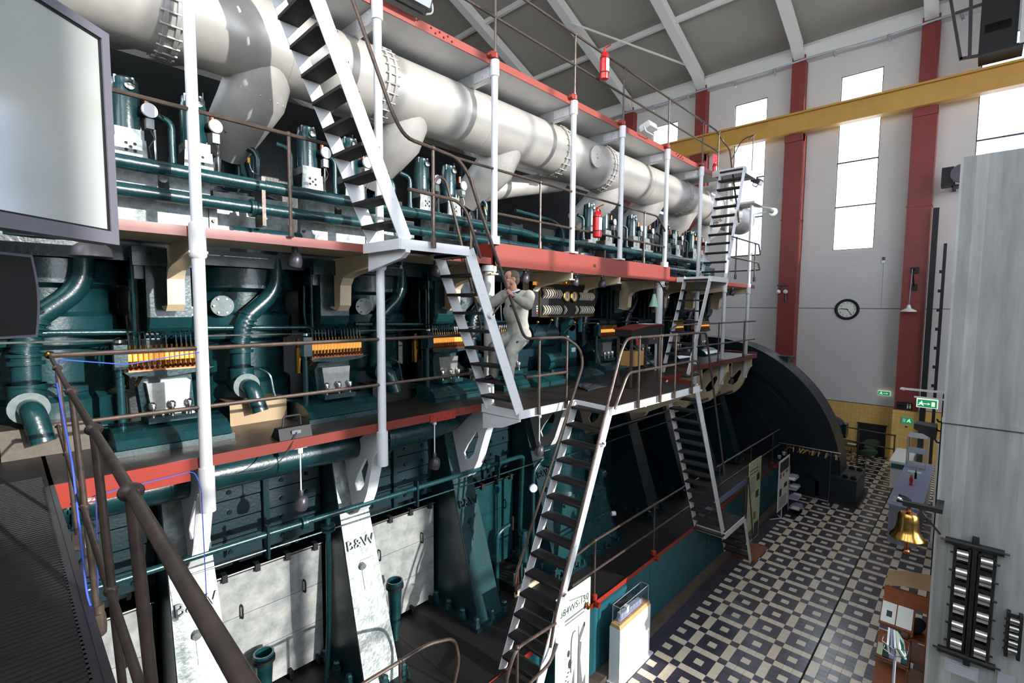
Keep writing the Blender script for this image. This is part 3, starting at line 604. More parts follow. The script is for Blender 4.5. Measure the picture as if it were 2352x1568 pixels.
# ---- steep ladders with black treads
def ladder(label, top, bot, y0, y1, n, m='white_paint', plate=0.16, knobs=True, tm='tread', skip=0):
    t = thing('ladder', label, 'ladder', (bot[0], (y0+y1)/2, bot[1]))
    (xt, zt), (xb, zb) = top, bot
    for y in (y0, y1):
        s = MB().bar((xb, y, zb), (xt, y, zt), 0.014, plate, (1, 0, 0.3)).build('stringer', m, t, False)
    for k in range(n):
        f = (k+0.75)/n; x = xb+(xt-xb)*f; z = zb+(zt-zb)*f
        MB().box(x-0.105, x+0.105, y0+0.008, y1-0.008, z-0.018, z+0.018).build('tread', tm, t, False)
        for y, d in ((y0, -0.008), (y1, 0.008)):
            pass
    if knobs:
        bm_ = MB()
        for k in range(n):
            f = (k+0.75)/n; x = xb+(xt-xb)*f; z = zb+(zt-zb)*f
            for d in (-0.03, 0.03): bm_.cyl((x+d, y0-0.007, z), (x+d, y0-0.014, z), 0.011, 6)
        tag(bm_.build('tread_bolts', m, t), kind='stuff')
    return t
ladder('white upper ladder with black treads rising to the top catwalk', (1.72, 10.4), (3.17, 7.17), 4.66, 5.30, 13)
L2 = ladder('white middle ladder with black treads which the person is climbing', (4.10, 7.15), (5.06, 4.94), 4.66, 5.28, 9)
MB().cyl((4.46, 4.65, 6.33), (4.46, 4.60, 6.33), 0.045, 10).build('bracket_boss', 'white_paint', L2); MB().cyl((4.46, 4.61, 6.33), (4.70, 4.53, 6.62), 0.013, 8).build('rail_bracket', 'rail', L2)
L3 = ladder('long white lower ladder with black treads down to the base platform', (6.24, 4.94), (4.62, 1.40), 3.90, 4.54, 14)
for z in (4.45, 2.55):
    x = 4.62+(z-1.4)*0.4576
    MB().cyl((x, 3.89, z), (x, 3.85, z), 0.045, 10).build('bracket_boss', 'white_paint', L3); MB().cyl((x, 3.86, z), (x-0.12, 3.80, z+0.05), 0.013, 8).build('rail_bracket', 'rail', L3)
ladder('far white ladder from the top catwalk to the middle gallery', (13.56, 10.1), (12.5, 7.17), 4.6, 5.2, 12, knobs=False)
ladder('far white ladder from the middle gallery to the desk landing', (11.58, 7.17), (10.52, 4.95), 4.6, 5.2, 9, knobs=False)
ladder('far white ladder from the desk landing down to the base platform steps', (9.20, 4.95), (10.93, 1.45), 3.86, 4.48, 14, knobs=False)
# ================================================================ base platform
bp = thing('base_platform', 'blue panelled base platform of the engine with orange-red top edge', 'platform', (8, 4.6, 0))
MB().box(-2.1, 17.8, 4.56, 9.2, 0, G0-0.03).build('core', 'teal_black', bp, False)
for a, b in zip([-2.1, 2.5, 4.6, 6.7, 8.8, 11.7, 14.0, 16.5], [2.5, 4.6, 6.7, 8.8, 11.7, 14.0, 16.5, 17.8]):
    p = MB().box(a+0.008, b-0.008, 4.50, 4.56, 0.10, G0-0.07).build('side_panel', 'blue_panel', bp, False)
    MB().box(a+0.008, b-0.008, 4.494, 4.50, G0-0.075, G0+0.012).build('edge_trim', 'red_bright', bp, False)
    for x in (a+0.03, b-0.03):
        for z in (0.3, 0.75, 1.15): MB().cyl((x, 4.50, z), (x, 4.492, z), 0.012, 6).build('screw', 'blue_panel', p)
for a in range(-2, 17, 3): MB().box(a+0.003, min(a+3, 17.8)-0.003, 4.5, 9.2, G0-0.03, G0).build('deck_plate', 'dark_floor', bp, False)
for a in range(-2, 17, 2): MB().box(a+0.004, min(a+2, 17.8)-0.004, 4.30, 4.495, 0, 0.10).build('curb_stone', 'stone_curb', bp, False)
for x in (6.9, 9.04, 12.5, 14.9, 17.0): MB().lathe([(0.03, 0), (0.055, 0.01), (0.055, 0.1), (0.03, 0.12)], (x, 4.56, G0-0.02), n=10).build('red_socket', 'red_bright', bp); MB().cyl((x-0.07, 4.49, G0-0.02), (x-0.07, 4.40, G0-0.02), 0.045, 10).build('red_clamp', 'red_bright', bp)
MB().box(3.6, 4.78, 3.82, 4.49, G0-0.03, G0).build('landing_plate', 'deck', bp, False)
fascia(bp, (4.78, 3.82), (4.78, 4.49), G0+0.02, 0.13, 'dark_red'); fascia(bp, (3.6, 3.82), (4.78, 3.82), G0+0.02, 0.13, 'white_paint')
MB().box(3.62, 3.7, 3.84, 3.92, 0, G0-0.03).build('landing_leg', 'white_paint', bp, False)
MB().box(10.85, 12.22, 3.84, 4.49, G0-0.03, G0).build('landing_plate', 'deck', bp, False)
fascia(bp, (11.0, 3.84), (11.0, 4.49), G0+0.02, 0.13, 'white_paint'); fascia(bp, (11.0, 3.84), (12.22, 3.84), G0+0.02, 0.13, 'white_paint'); fascia(bp, (11.2, 4.49), (12.5, 4.49), G0+0.07, 0.2, 'dark_red')
MB().box(11.3, 14.6, 4.57, 4.585, G0, G0+0.16).build('kick_board', 'counter_top', bp, False)
st = thing('step_ladder', 'small white steps with black treads from the base platform to the tiles', 'steps', (12.6, 4.15, 0))
for y in (3.84, 4.46): MB().bar((12.88, y, 0.0), (12.24, y, G0+0.02), 0.014, 0.13, (1, 0, 0.3)).build('stringer', 'white_paint', st, False)
for k in range(5): MB().box(12.78-0.11*k-0.1, 12.78-0.11*k+0.1, 3.85, 4.45, 0.22+0.23*k-0.018, 0.22+0.23*k+0.018).build('tread', 'tread', st, False)
MB().tube(fil([(12.2, 3.8, G0), (12.15, 3.8, 2.4), (12.3, 3.8, 2.4), (12.9, 3.8, 0.5)], 0.1), 0.016, 8).build('handrail', 'rail', st)
sb = MB().box(12.95, 13.95, 3.75, 4.25, 0, 0.045).box(12.98, 13.92, 3.78, 4.22, 0.045, 0.06).build('door_mat', 'wood', None, False); tag(sb, 'brown coir mat on the tiles at the foot of the small white steps', 'mat')

# ================================================================ the engine
def _chq(nt, N, L, b):
    b.inputs['Base Color'].default_value = lin((158, 136, 108)); b.inputs['Metallic'].default_value = 0.6; b.inputs['Roughness'].default_value = 0.5
    g_ = N.new('ShaderNodeNewGeometry'); mp = N.new('ShaderNodeMapping'); mp.inputs['Rotation'].default_value = (0, PI/4, 0); mp.inputs['Scale'].default_value = (60, 60, 60); L.new(g_.outputs['Position'], mp.inputs[0])
    ck_ = N.new('ShaderNodeTexChecker'); ck_.inputs['Scale'].default_value = 1; L.new(mp.outputs[0], ck_.inputs['Vector'])
    bp_ = N.new('ShaderNodeBump'); bp_.inputs['Strength'].default_value = 0.6; bp_.inputs['Distance'].default_value = 0.004; L.new(ck_.outputs['Fac'], bp_.inputs['Height']); L.new(bp_.outputs[0], b.inputs['Normal'])
node_mat('chequer', _chq)
en = thing('diesel_engine', 'huge teal green two-stroke diesel engine with silver doors and cast frame', 'engine', (9, 7.6, G0))
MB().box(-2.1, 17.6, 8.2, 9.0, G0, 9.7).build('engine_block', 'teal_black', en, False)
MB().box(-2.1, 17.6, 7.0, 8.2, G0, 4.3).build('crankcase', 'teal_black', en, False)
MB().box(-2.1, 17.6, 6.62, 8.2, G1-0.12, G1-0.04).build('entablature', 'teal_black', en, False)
MB().box(-2.1, 17.6, 6.75, 8.2, 6.92, 7.16).build('cylinder_beam', 'teal_dark', en, False)
BOT = [(5.40, G0), (6.9, G0), (7.15, 4.62), (6.45, 4.62)]
def col_front(z): return 5.40+(z-G0)*0.3246
def slab(x, w0, w1, y0, y1, z0, z1, off=0.0):
    v = []
    for z, w in ((z0, w0), (z1, w1)):
        for yy in (y0(z), y1(z)): v += [(x-w, yy, z), (x+w, yy, z)]
    return MB().add(v, [(0, 2, 3, 1), (4, 5, 7, 6), (0, 1, 5, 4), (2, 6, 7, 3), (0, 4, 6, 2), (1, 3, 7, 5)])
for k, x in enumerate([-0.6]+PX):
    c = slab(x, 0.26, 0.20, lambda z: col_front(z)+0.03, lambda z: 6.95+(z-G0)*0.06, G0, 4.62).build('frame_column', 'teal_dark', en, False)
    front = 'silver_and_glint' if k < 3 else ('teal' if k == 3 else 'teal_dark')  # sun glint on teal column fronts painted as silver; shaded fronts stay teal
    slab(x, 0.255, 0.195, lambda z: col_front(z), lambda z: col_front(z)+0.035, G0+0.02, 4.60).build('front_face', front, c, False)
    MB().box(x-0.36, x+0.36, 5.34, 7.0, G0, G0+0.06).build('foot_flange', 'teal_dark', c, False)
    for (dx, yy) in ((-0.31, 5.42), (0.31, 5.42), (-0.31, 5.75), (0.31, 5.75), (-0.31, 6.1), (-0.31, 6.45), (0.0, 5.40)):
        MB().lathe([(0.065, 0), (0.065, 0.06), (0.05, 0.06), (0.05, 0.13), (0.03, 0.15)], (x+dx, yy, G0+0.06), n=6).build('foundation_bolt', 'teal' if k < 4 else 'teal_dark', c)
    if 0 < k < 6:
        z = 3.2; M = frame((x, col_front(z)-0.022, z), (1, 0, 0), (0, 0.3246, 1))
        text_mb('B&W', 0.185, 0.016).xf(M).build('cast_lettering', 'letter_shade' if k < 3 else 'teal_dark', c, False)  # tone darker than the face, painted for the letters' shadow outline
        z = 2.92
        MB().cyl((x-0.03, col_front(z)+0.01, z), (x-0.03, col_front(z)-0.05, z-0.01), 0.045, 10).build('cover_knob', front, c)
        slab(x+0.06, 0.10, 0.10, lambda z: col_front(z)-0.012, lambda z: col_front(z)+0.01, 2.62, 2.98).build('inspection_cover', front, c, False)
# crankcase doors, one per bay
BAYS = [(a, b) for a, b in zip([-0.6]+PX[:-1], PX)]
for k, (a, b) in enumerate(BAYS):
    x0, x1 = a+0.30, b-0.28
    if k == 4: x0, x1 = a+0.3, b-0.3
    m = 'door_silver' if k < 3 else ('teal' if k == 3 else 'teal_dark')
    d = MB().box(x0, x1, 6.56, 6.62, G0+0.05, 3.08).build('crankcase_door', 'teal_dark', en, False)
    for q in range(3):
        z0 = G0+0.07+q*0.545; MB().box(x0+0.02, x1-0.02, 6.52, 6.565, z0, z0+0.538).build('door_panel', m, d, False)
    MB().cyl((x0, 6.5, 3.12), (x1, 6.5, 3.12), 0.014, 8).build('hinge_rod', 'steel_dark', d)
    for q in range(4): xx = x0+0.12+(x1-x0-0.24)*q/3; MB().box(xx-0.03, xx+0.03, 6.46, 6.56, 3.06, 3.16).build('hinge_lug', 'black', d, False); MB().box(xx-0.02, xx+0.02, 6.44, 6.56, G0+0.02, G0+0.14).build('latch', 'black', d, False)
    for xx in (x0+0.3, x1-0.28):
        MB().tube(fil([(xx, 6.52, 2.52), (xx, 6.46, 2.52), (xx, 6.46, 2.68), (xx, 6.52, 2.68)], 0.03), 0.012, 6).build('handle', 'black', d)
    # stacked guide plates above the door
    for q in range(5):
        z0 = 3.25+q*0.255
        pz = MB().add([(x0-0.05, 6.66, z0), (x1+0.05, 6.66, z0), (x0-0.05, 6.675, z0+0.235), (x1+0.05, 6.675, z0+0.235), (x0-0.05, 6.9, z0), (x1+0.05, 6.9, z0), (x0-0.05, 6.9, z0+0.235), (x1+0.05, 6.9, z0+0.235)], [(0, 1, 3, 2), (4, 6, 7, 5), (0, 4, 5, 1), (2, 3, 7, 6), (0, 2, 6, 4), (1, 5, 7, 3)]).build('guide_plate', 'teal_dark', en, False)
        if k < 4:
            for xx in (x0+0.25, (x0+x1)/2+0.2, x1-0.15): MB().cyl((xx, 6.70, z0+0.1), (xx, 6.64, z0+0.09), 0.028, 8).build('stud', 'teal_dark', pz)
    MB().box((x0+x1)/2-0.05, (x0+x1)/2+0.02, 6.6, 6.68, 3.2, 4.5).build('guide_rib', 'teal_dark', en, False)
# drain pots with open tops
for (x, y) in ((2.1, 6.28), (3.93, 6.15)):
    p = MB().lathe([(0.05, 0), (0.08, 0.02), (0.088, 0.3), (0.11, 0.62), (0.12, 0.64), (0.12, 0.7), (0.10, 0.7), (0.09, 0.5)], (x, y, 1.62 if x > 3 else G0), n=18).build('drain_pot', 'teal', en)
    MB().lathe([(0.112, 0.58), (0.132, 0.59), (0.132, 0.64), (0.112, 0.65)], (x, y, 1.62 if x > 3 else G0), n=18, cap=False).build('rim_ring', 'black', p)
    MB().cyl((x, y, G0), (x, y, 1.66), 0.05, 10).build('drain_stem', 'teal', p)
# oil and water pipes along the frame
def pipe(name, pts, r, m='teal', fr=0.2, n=14, parent=en): return MB().tube(fil(pts, fr, 6), r, n).build(name, m, parent)
def flange(p, x, y, z, r, ax=(1, 0, 0), m='teal', w=0.03, bolts=True):
    a = Vector(ax).normalized(); c = Vector((x, y, z))
    f = MB().cyl(c-a*w, c-a*0.002, r, 18).build('flange', m, p); MB().cyl(c+a*0.002, c+a*w, r, 18).build('flange', m, p)
    if bolts:
        u = a.orthogonal().normalized(); v = a.cross(u)
        for q in range(8):
            d = (u*math.cos(q*PI/4)+v*math.sin(q*PI/4))*r*0.85; MB().cyl(c+d-a*(w+0.02), c+d+a*(w+0.02), r*0.09, 6).build('flange_bolt', m, f)
pm = pipe('cooling_main', [(-1.5, 6.08, 4.56), (4.55, 6.08, 4.56), (5.15, 6.3, 4.56)], 0.19, 'teal', 0.25, 20)
flange(pm, 3.72, 6.08, 4.56, 0.245); flange(pm, 0.4, 6.08, 4.56, 0.245)
p2 = pipe('drain_main', [(0.1, 5.75, 3.84), (2.6, 5.75, 3.83), (6.35, 5.75, 3.79), (6.5, 5.9, 3.6), (6.5, 5.95, 2.2)], 0.036, 'teal', 0.2, 12)
pipe('drain_line', [(1.2, 5.75, 3.66), (6.6, 5.75, 3.58)], 0.012, 'teal', 0.1, 8)
for x in (2.0, 4.05, 5.7): MB().box(x-0.012, x+0.012, 5.70, 5.80, 3.55, 3.93).build('pipe_hanger', 'teal_dark', p2, False)
flange(p2, 2.42, 5.75, 3.83, 0.075, bolts=False)
p3 = pipe('drain_riser', [(2.72, 5.75, 3.80), (2.72, 5.78, 2.2), (2.76, 6.0, G0+0.02)], 0.032, 'teal', 0.5, 12)
MB().lathe([(0.04, 0), (0.085, 0.01), (0.085, 0.035), (0.04, 0.04), (0.04, 0.06), (0.085, 0.065), (0.085, 0.09), (0.04, 0.1)], (2.72, 5.75, 3.62), n=14).build('riser_flange', 'teal_dark', p3)
p4 = pipe('drain_main', [(6.9, 5.75, 3.79), (17.0, 5.75, 3.70)], 0.036, 'teal_dark'); pipe('drain_line', [(6.9, 5.6, 3.58), (15.4, 5.6, 3.5)], 0.012, 'teal', 0.1, 8)
# vertical cylinders with bands, covers and bent cooling pipes, one per bay
CYX = [0.35, 2.30, 4.26, 6.22, 9.8, 11.75, 13.65, 15.6]
for k, x in enumerate(CYX):
    cy = MB().lathe([(0.70, 0), (0.70, 0.5), (0.62, 0.55), (0.62, 1.05), (0.74, 1.1), (0.74, 1.4), (0.66, 1.45), (0.66, 1.7), (0.80, 1.75), (0.80, 2.0)], (x, 7.62, G1-0.04), n=28).build('cylinder', 'teal' if k < 3 else 'teal_dark', en)
    MB().lathe([(0.76, 2.35), (0.76, 2.5), (0.60, 2.55), (0.60, 2.9), (0.66, 2.92), (0.66, 3.1), (0.45, 3.2), (0.3, 3.6), (0.0, 3.62)], (x, 7.45, G1-0.2), n=28).build('cylinder_head', 'teal_dark', cy)
    for (dx, z, r) in ((-0.32, 6.43, 0.13), (-0.62, 6.36, 0.07)):
        yy = 7.62-math.sqrt(max(0.74**2-dx*dx, 0.01))
        cv = MB().cyl((x+dx, yy+0.12, z), (x+dx-0.03, yy-0.06, z), r, 18).build('cover_disc', 'disc_grey' if k < 2 else 'teal', cy)
        for q in range(6): MB().cyl((x+dx-0.03+r*0.75*math.cos(q*PI/3), yy-0.05, z+r*0.75*math.sin(q*PI/3)), (x+dx-0.03+r*0.75*math.cos(q*PI/3), yy-0.075, z+r*0.75*math.sin(q*PI/3)), 0.012, 6).build('cover_bolt', 'steel', cv)
    m = 'teal' if k < 3 else 'teal_dark'
    X = x-0.05
    sp = pipe('water_bend', [(X+0.34, 6.85, 7.05), (X+0.32, 6.82, 6.62), (X-0.10, 6.80, 6.25), (X-0.14, 6.80, 5.95)], 0.105, m, 0.3, 18)
    rg = MB()
    for q in range(7):
        t_ = q/6; c = Vector((X-0.03-0.11*t_, 6.80, 6.32-0.34*t_)); d = Vector((-0.35+0.3*t_, 0, -1)).normalized()
        rg.cyl(c-d*0.012, c+d*0.012, 0.117, 18)
    tag(rg.build('bellows_rings', m, sp), kind='stuff')
    MB().lathe([(0.15, 0), (0.15, 0.03), (0.115, 0.03), (0.115, 0.22), (0.15, 0.22), (0.15, 0.26), (0.12, 0.26), (0.12, 0.3), (0.15, 0.3), (0.15, 0.33)], (X-0.14, 6.80, 5.62), n=20).build('valve_body', m, sp)
    MB().cyl((X-0.14, 6.9, 5.45), (X-0.14, 6.63, 5.43), 0.15, 20).cyl((X-0.14, 6.8, 5.40), (X-0.14, 6.8, 5.65), 0.15, 18).build('elbow_housing', m, sp)
    MB().cyl((X-0.14, 6.63, 5.43), (X-0.14, 6.60, 5.43), 0.155, 20).build('elbow_flange', 'disc_grey' if k < 2 else m, sp)
    MB().tube(fil([(X-0.14, 6.64, 5.43), (X-0.12, 6.48, 5.42), (X-0.06, 6.40, 5.12)], 0.2, 6), 0.095, 16).build('elbow', m, sp)
    MB().tube(fil([(X+0.05, 6.72, 5.62), (X+0.16, 6.65, 5.55), (X+0.2, 6.62, 5.2), (X+0.55, 6.6, 5.15)], 0.12), 0.018, 8).build('bypass_line', m, sp)
    MB().box(X-0.35, X+0.33, 6.58, 6.60, G1, G1+0.28).box(X-0.35, X+0.33, 6.3+0.28, 7.0, G1+0.28, G1+0.29).build('chequer_step', 'chequer' if k == 1 else 'tread_grey' if k == 0 else 'steel_dark', sp, False)
    bt = MB().cyl((X+0.62, 6.85, 5.5), (X+0.62, 6.85, 5.85), 0.055, 14).build('oil_filter', 'brass', en); MB().cyl((X+0.62, 6.85, 5.85), (X+0.62, 6.85, 5.98), 0.035, 12).build('filter_neck', 'copper', bt)
    pipe('indicator_pipe', [(X+0.75, 6.9, 7.0), (X+0.72, 6.88, 6.3), (X+0.8, 6.88, 5.9), (X+0.78, 6.85, 5.2)], 0.02, m, 0.15, 8)
    pipe('cross_pipe', [(X-0.5, 6.82, 6.16), (X+0.85, 6.82, 6.13)], 0.035, m, 0.1, 10)
    pipe('rod_line', [(X-0.55, 6.7, 6.07), (X+0.95, 6.7, 6.05)], 0.011, 'tin', 0.1, 6)
# cast feet over the lubricators
for k, x in enumerate([-0.6]+PX):
    m = 'teal' if k < 4 else 'teal_dark'
    if k in (4, 5): continue
    f = MB().prism([(6.57, 6.30), (6.57, 7.0), (7.3, 7.0), (7.3, 6.05), (6.75, 6.05), (6.62, 6.18)], 'YZ', x-0.21, x+0.21).build('cylinder_foot', m, en, False)
    MB().box(x-0.33, x-0.21, 6.62, 7.2, 6.72, 6.95).box(x-0.33, x+0.3, 6.5, 7.0, 6.86, 7.06).build('foot_lug', m, f, False)
    MB().cyl((x-0.32, 6.6, 5.75), (x-0.32, 6.6, 7.0), 0.016, 8).build('push_rod', m, f)
    MB().cyl((x-0.26, 6.75, G1), (x-0.26, 6.75, 6.9), 0.02, 8).build('push_rod', 'steel_dark', f)

# ---- cylinder lubricators with sight glasses on the lower gallery
def lubricator(x, label):
    t = thing('cylinder_lubricator', label, 'lubricator', (x, 6.3, G1))
    MB().prism([(5.99, G1+0.065), (6.06, G1+0.14), (6.18, G1+0.2), (6.5, G1+0.24), (6.5, G1+0.065)], 'YZ', x-0.52, x+0.5).build('hood_cover', 'teal', t, False)
    MB().box(x-0.54, x+0.52, 5.975, 6.5, G1, G1+0.06).build('hood_base', 'teal', t, False)
    MB().box(x-0.22, x+0.22, 6.22, 6.6, G1+0.24, G1+0.30).build('pump_foot', 'teal', t, False)
    MB().prism([(x-0.24, G1+0.3), (x-0.27, G1+0.62), (x-0.22, G1+0.72), (x+0.22, G1+0.72), (x+0.24, G1+0.3)], 'XZ', 6.40, 6.62).build('pump_body', 'teal', t, False)
    MB().prism([(x-0.17, G1+0.34), (x-0.21, G1+0.66), (x+0.19, G1+0.66), (x+0.16, G1+0.34)], 'XZ', 6.31, 6.40).build('pump_cover', 'tin', t, False)
    for dx in (-0.17, 0.0, 0.16): MB().lathe([(0.022, 0), (0.022, 0.09), (0.036, 0.09), (0.036, 0.14), (0.02, 0.16), (0, 0.165)], (x+dx, 6.27, G1+0.30), n=10).build('cap_nut', 'steel', t)
    MB().prism([(x-0.40, G1+0.80), (x+0.42, G1+0.80), (x+0.30, G1+0.76), (x+0.0, G1+0.73), (x-0.36, G1+0.76)], 'XZ', 6.24, 6.55).build('tray', 'teal', t, False)
    MB().box(x-0.47, x-0.36, 6.26, 6.38, G1+0.83, G1+1.08).build('drive_box', 'teal', t, False)
    MB().lathe([(0.02, 0), (0.05, 0.02), (0.05, 0.05), (0.02, 0.07)], (x-0.42, 6.32, G1+1.08), n=12).build('hand_knob', 'steel', t)
    MB().cyl((x-0.42, 6.34, G1+0.1), (x-0.42, 6.34, G1+0.83), 0.035, 12).build('support_post', 'teal', t)
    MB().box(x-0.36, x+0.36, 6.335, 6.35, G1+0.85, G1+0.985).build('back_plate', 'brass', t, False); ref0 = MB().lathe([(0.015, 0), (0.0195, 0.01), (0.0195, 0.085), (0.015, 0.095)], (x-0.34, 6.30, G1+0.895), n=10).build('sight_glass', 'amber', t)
    MB().box(x-0.36, x+0.37, 6.26, 6.35, G1+0.985, G1+1.005).build('upper_rail', 'copper', t, False); MB().box(x-0.36, x+0.37, 6.27, 6.34, G1+0.80, G1+0.83).build('lower_rail', 'copper', t, False)
    ref = MB().lathe([(0.010, 0), (0.016, 0.01), (0.016, 0.035), (0.010, 0.04), (0.013, 0.085), (0.013, 0.09)], (x-0.34, 6.275, G1+0.815), n=8).build('feed_tube', 'copper', t)
    ref2 = MB().tube(fil([(x-0.34, 6.30, G1+1.0), (x-0.34, 6.30, G1+1.06), (x-0.34, 6.31, G1+1.17), (x-0.34, 6.36, G1+1.2), (x-0.34, 6.5, G1+1.19)], 0.03, 3), 0.009, 6, ).build('delivery_line', 'teal_dark', t)
    ref3 = MB().lathe([(0.012, 0), (0.018, 0.01), (0.018, 0.03), (0.011, 0.035), (0.011, 0.07)], (x-0.34, 6.29, G1+1.0), n=8).build('union_nut', 'brass', t)
    for q in range(1, 16):
        for r_ in (ref, ref2, ref3, ref0):
            if q == 8 and r_ is ref2: continue
            c = r_.copy(); COL.objects.link(c); c.location = (0.0455*q, 0, 0)
    return t
lub0 = lubricator(PX[0]-0.08, 'teal cylinder lubricator with glowing amber glass, behind the sunlit white post')
for k, lab in ((1, 'teal cylinder lubricator with amber glass, behind the black work spotlight'), (2, 'teal cylinder lubricator with amber glass, next to the ladder with the climbing person'), (3, 'teal cylinder lubricator partly hidden behind the climbing person'), (4, 'dark teal cylinder lubricator with amber glass beside the gauge board'), (5, 'dark teal cylinder lubricator behind the writing desk'), (6, 'dark teal cylinder lubricator behind the far ladder treads'), (7, 'dark teal cylinder lubricator at the far end of the lower gallery')):
    dx = {3: 6.62, 4: 9.9, 5: 11.7, 6: 13.6, 7: 15.5}.get(k, PX[k]-0.12)-(PX[0]-0.08)
    copy_tree(lub0, (dx, 0, 0), lab)

# ---- head-level gear above the middle gallery
pA = pipe('fuel_main', [(-1.5, 6.02, 7.82), (6.6, 6.02, 7.78), (7.0, 6.02, 7.72), (15.0, 6.02, 7.78)], 0.072, 'teal', 0.2, 16)
pB = pipe('air_main', [(-1.5, 6.04, 7.55), (7.2, 6.04, 7.54), (7.5, 6.04, 7.46), (15.0, 6.04, 7.46)], 0.068, 'teal', 0.2, 16)
for x in (2.05, 7.9, 11.2): flange(pB, x, 6.04, 7.54 if x < 7 else 7.46, 0.10, bolts=False)
for x in (2.15, 5.3, 9.2, 12.0): MB().box(x-0.02, x+0.02, 5.97, 6.2, 7.35, 7.9).build('pipe_clamp', 'rail', pA, False)
bolt_me = MB().cyl((0, 0, 0), (0, -0.03, 0), 0.02, 8).build('bolt', 'rail'); bolt_data = bolt_me.data; bpy.data.objects.remove(bolt_me)
def sub(me, name, parent, loc):
    o = bpy.data.objects.new(name, me); COL.objects.link(o); o.parent = parent; o.location = Vector(loc)-ORG.get(parent.name, Vector((0, 0, 0))); return o
def fuel_pump(x, silver=True):
    m = 'silver_and_glint' if silver else 'tin'; y = 6.45
    body = MB().lathe([(0.13, 0), (0.13, 0.32), (0.125, 0.34), (0.125, 0.42), (0.115, 0.44), (0.115, 0.5), (0.07, 0.53)], (x, y, 8.22), n=18).build('fuel_pump', 'teal', en)
    MB().box(x-0.24, x+0.27, y-0.16, y+0.2, 7.86, 7.93).build('pump_base', m, body, False)
    hs = []
    for r_, row in enumerate((-1, 0, 1)):
        for cidx in (-1, 0, 1):
            if (r_+cidx) % 2: hs.append((x+cidx*0.036, 8.03+row*0.034))
    circ = [[(hx+0.016*math.cos(q*PI/4), hz+0.016*math.sin(q*PI/4)) for q in range(8)] for hx, hz in hs]
    MB().holed([(x-0.14, 7.93), (x+0.14, 7.93), (x+0.13, 8.12), (x-0.13, 8.12)], circ, 'XZ', y-0.16, y-0.15).build('perforated_cover', m, body, False)
    MB().box(x-0.13, x+0.13, y-0.15, y+0.14, 7.93, 8.12).build('pump_gallery', 'black', body, False)
    MB().box(x-0.12, x+0.12, y-0.14, y+0.14, 8.12, 8.22).build('pump_block', m, body, False)
    MB().cyl((x+0.12, y-0.02, 8.43), (x+0.16, y-0.19, 8.42), 0.05, 14).build('valve_barrel', 'black', body)
    MB().cyl((x+0.16, y-0.19, 8.42), (x+0.165, y-0.215, 8.42), 0.072, 18).build('valve_disc', 'white_paint', body)
    MB().cyl((x+0.16, y-0.1, 8.48), (x+0.16, y-0.1, 8.58), 0.028, 10).build('brass_neck', 'copper', body)
    MB().box(x+0.13, x+0.2, y-0.2, y-0.12, 8.24, 8.34).build('valve_block', m, body, False)
    MB().tube([(x+0.16, y-0.17, 8.26), (x+0.2, y-0.18, 8.15), (x+0.15, y-0.18, 8.05), (x+0.17, y-0.16, 7.95)], 0.008, 6).build('sensor_line', 'steel_dark', body)
    MB().lathe([(0.028, 0), (0.045, 0.008), (0.045, 0.02), (0.028, 0.028)], (x+0.02, y-0.125, 8.64), (0, -1, 0.2), 12).build('vent_wheel', 'steel', body)
    for q in range(4): MB().cyl((x+0.1*math.cos(q*PI/2+0.6), y+0.1*math.sin(q*PI/2+0.6), 8.66), (x+0.1*math.cos(q*PI/2+0.6), y+0.1*math.sin(q*PI/2+0.6), 8.74), 0.016, 8).build('stud', 'steel', body)
    MB().tube([(x+0.2, y-0.02, 8.45), (x+0.27, y-0.04, 8.47), (x+0.31, y-0.06, 8.42)], 0.008, 6).build('brass_lever', 'brass', body)
    MB().tube(fil([(x-0.21, y+0.0, 7.93), (x-0.21, y+0.0, 8.42), (x-0.36, y+0.05, 8.46)], 0.1), 0.034, 12).build('inlet_bend', 'teal', body)
    MB().cyl((x+0.24, y+0.02, 7.93), (x+0.24, y+0.02, 8.3), 0.014, 8).build('spill_rod', 'steel', body)
    MB().lathe([(0.05, 0), (0.06, 0.01), (0.06, 0.03), (0.04, 0.035), (0.04, 0.1)], (x-0.21, y, 7.93), n=12).build('inlet_union', 'teal', body)
    return body
pump0 = fuel_pump(1.0)
def place_pump(x): 
    c = copy_tree(pump0, (0, 0, 0), None, en); c.location = (x-1.0, 0, 0); return c
for x in (1.60, 2.87, 3.46, 4.68, 5.22, -0.6, 9.25, 9.85, 11.1, 11.7, 12.9, 13.45, 14.6, 15.1): place_pump(x)
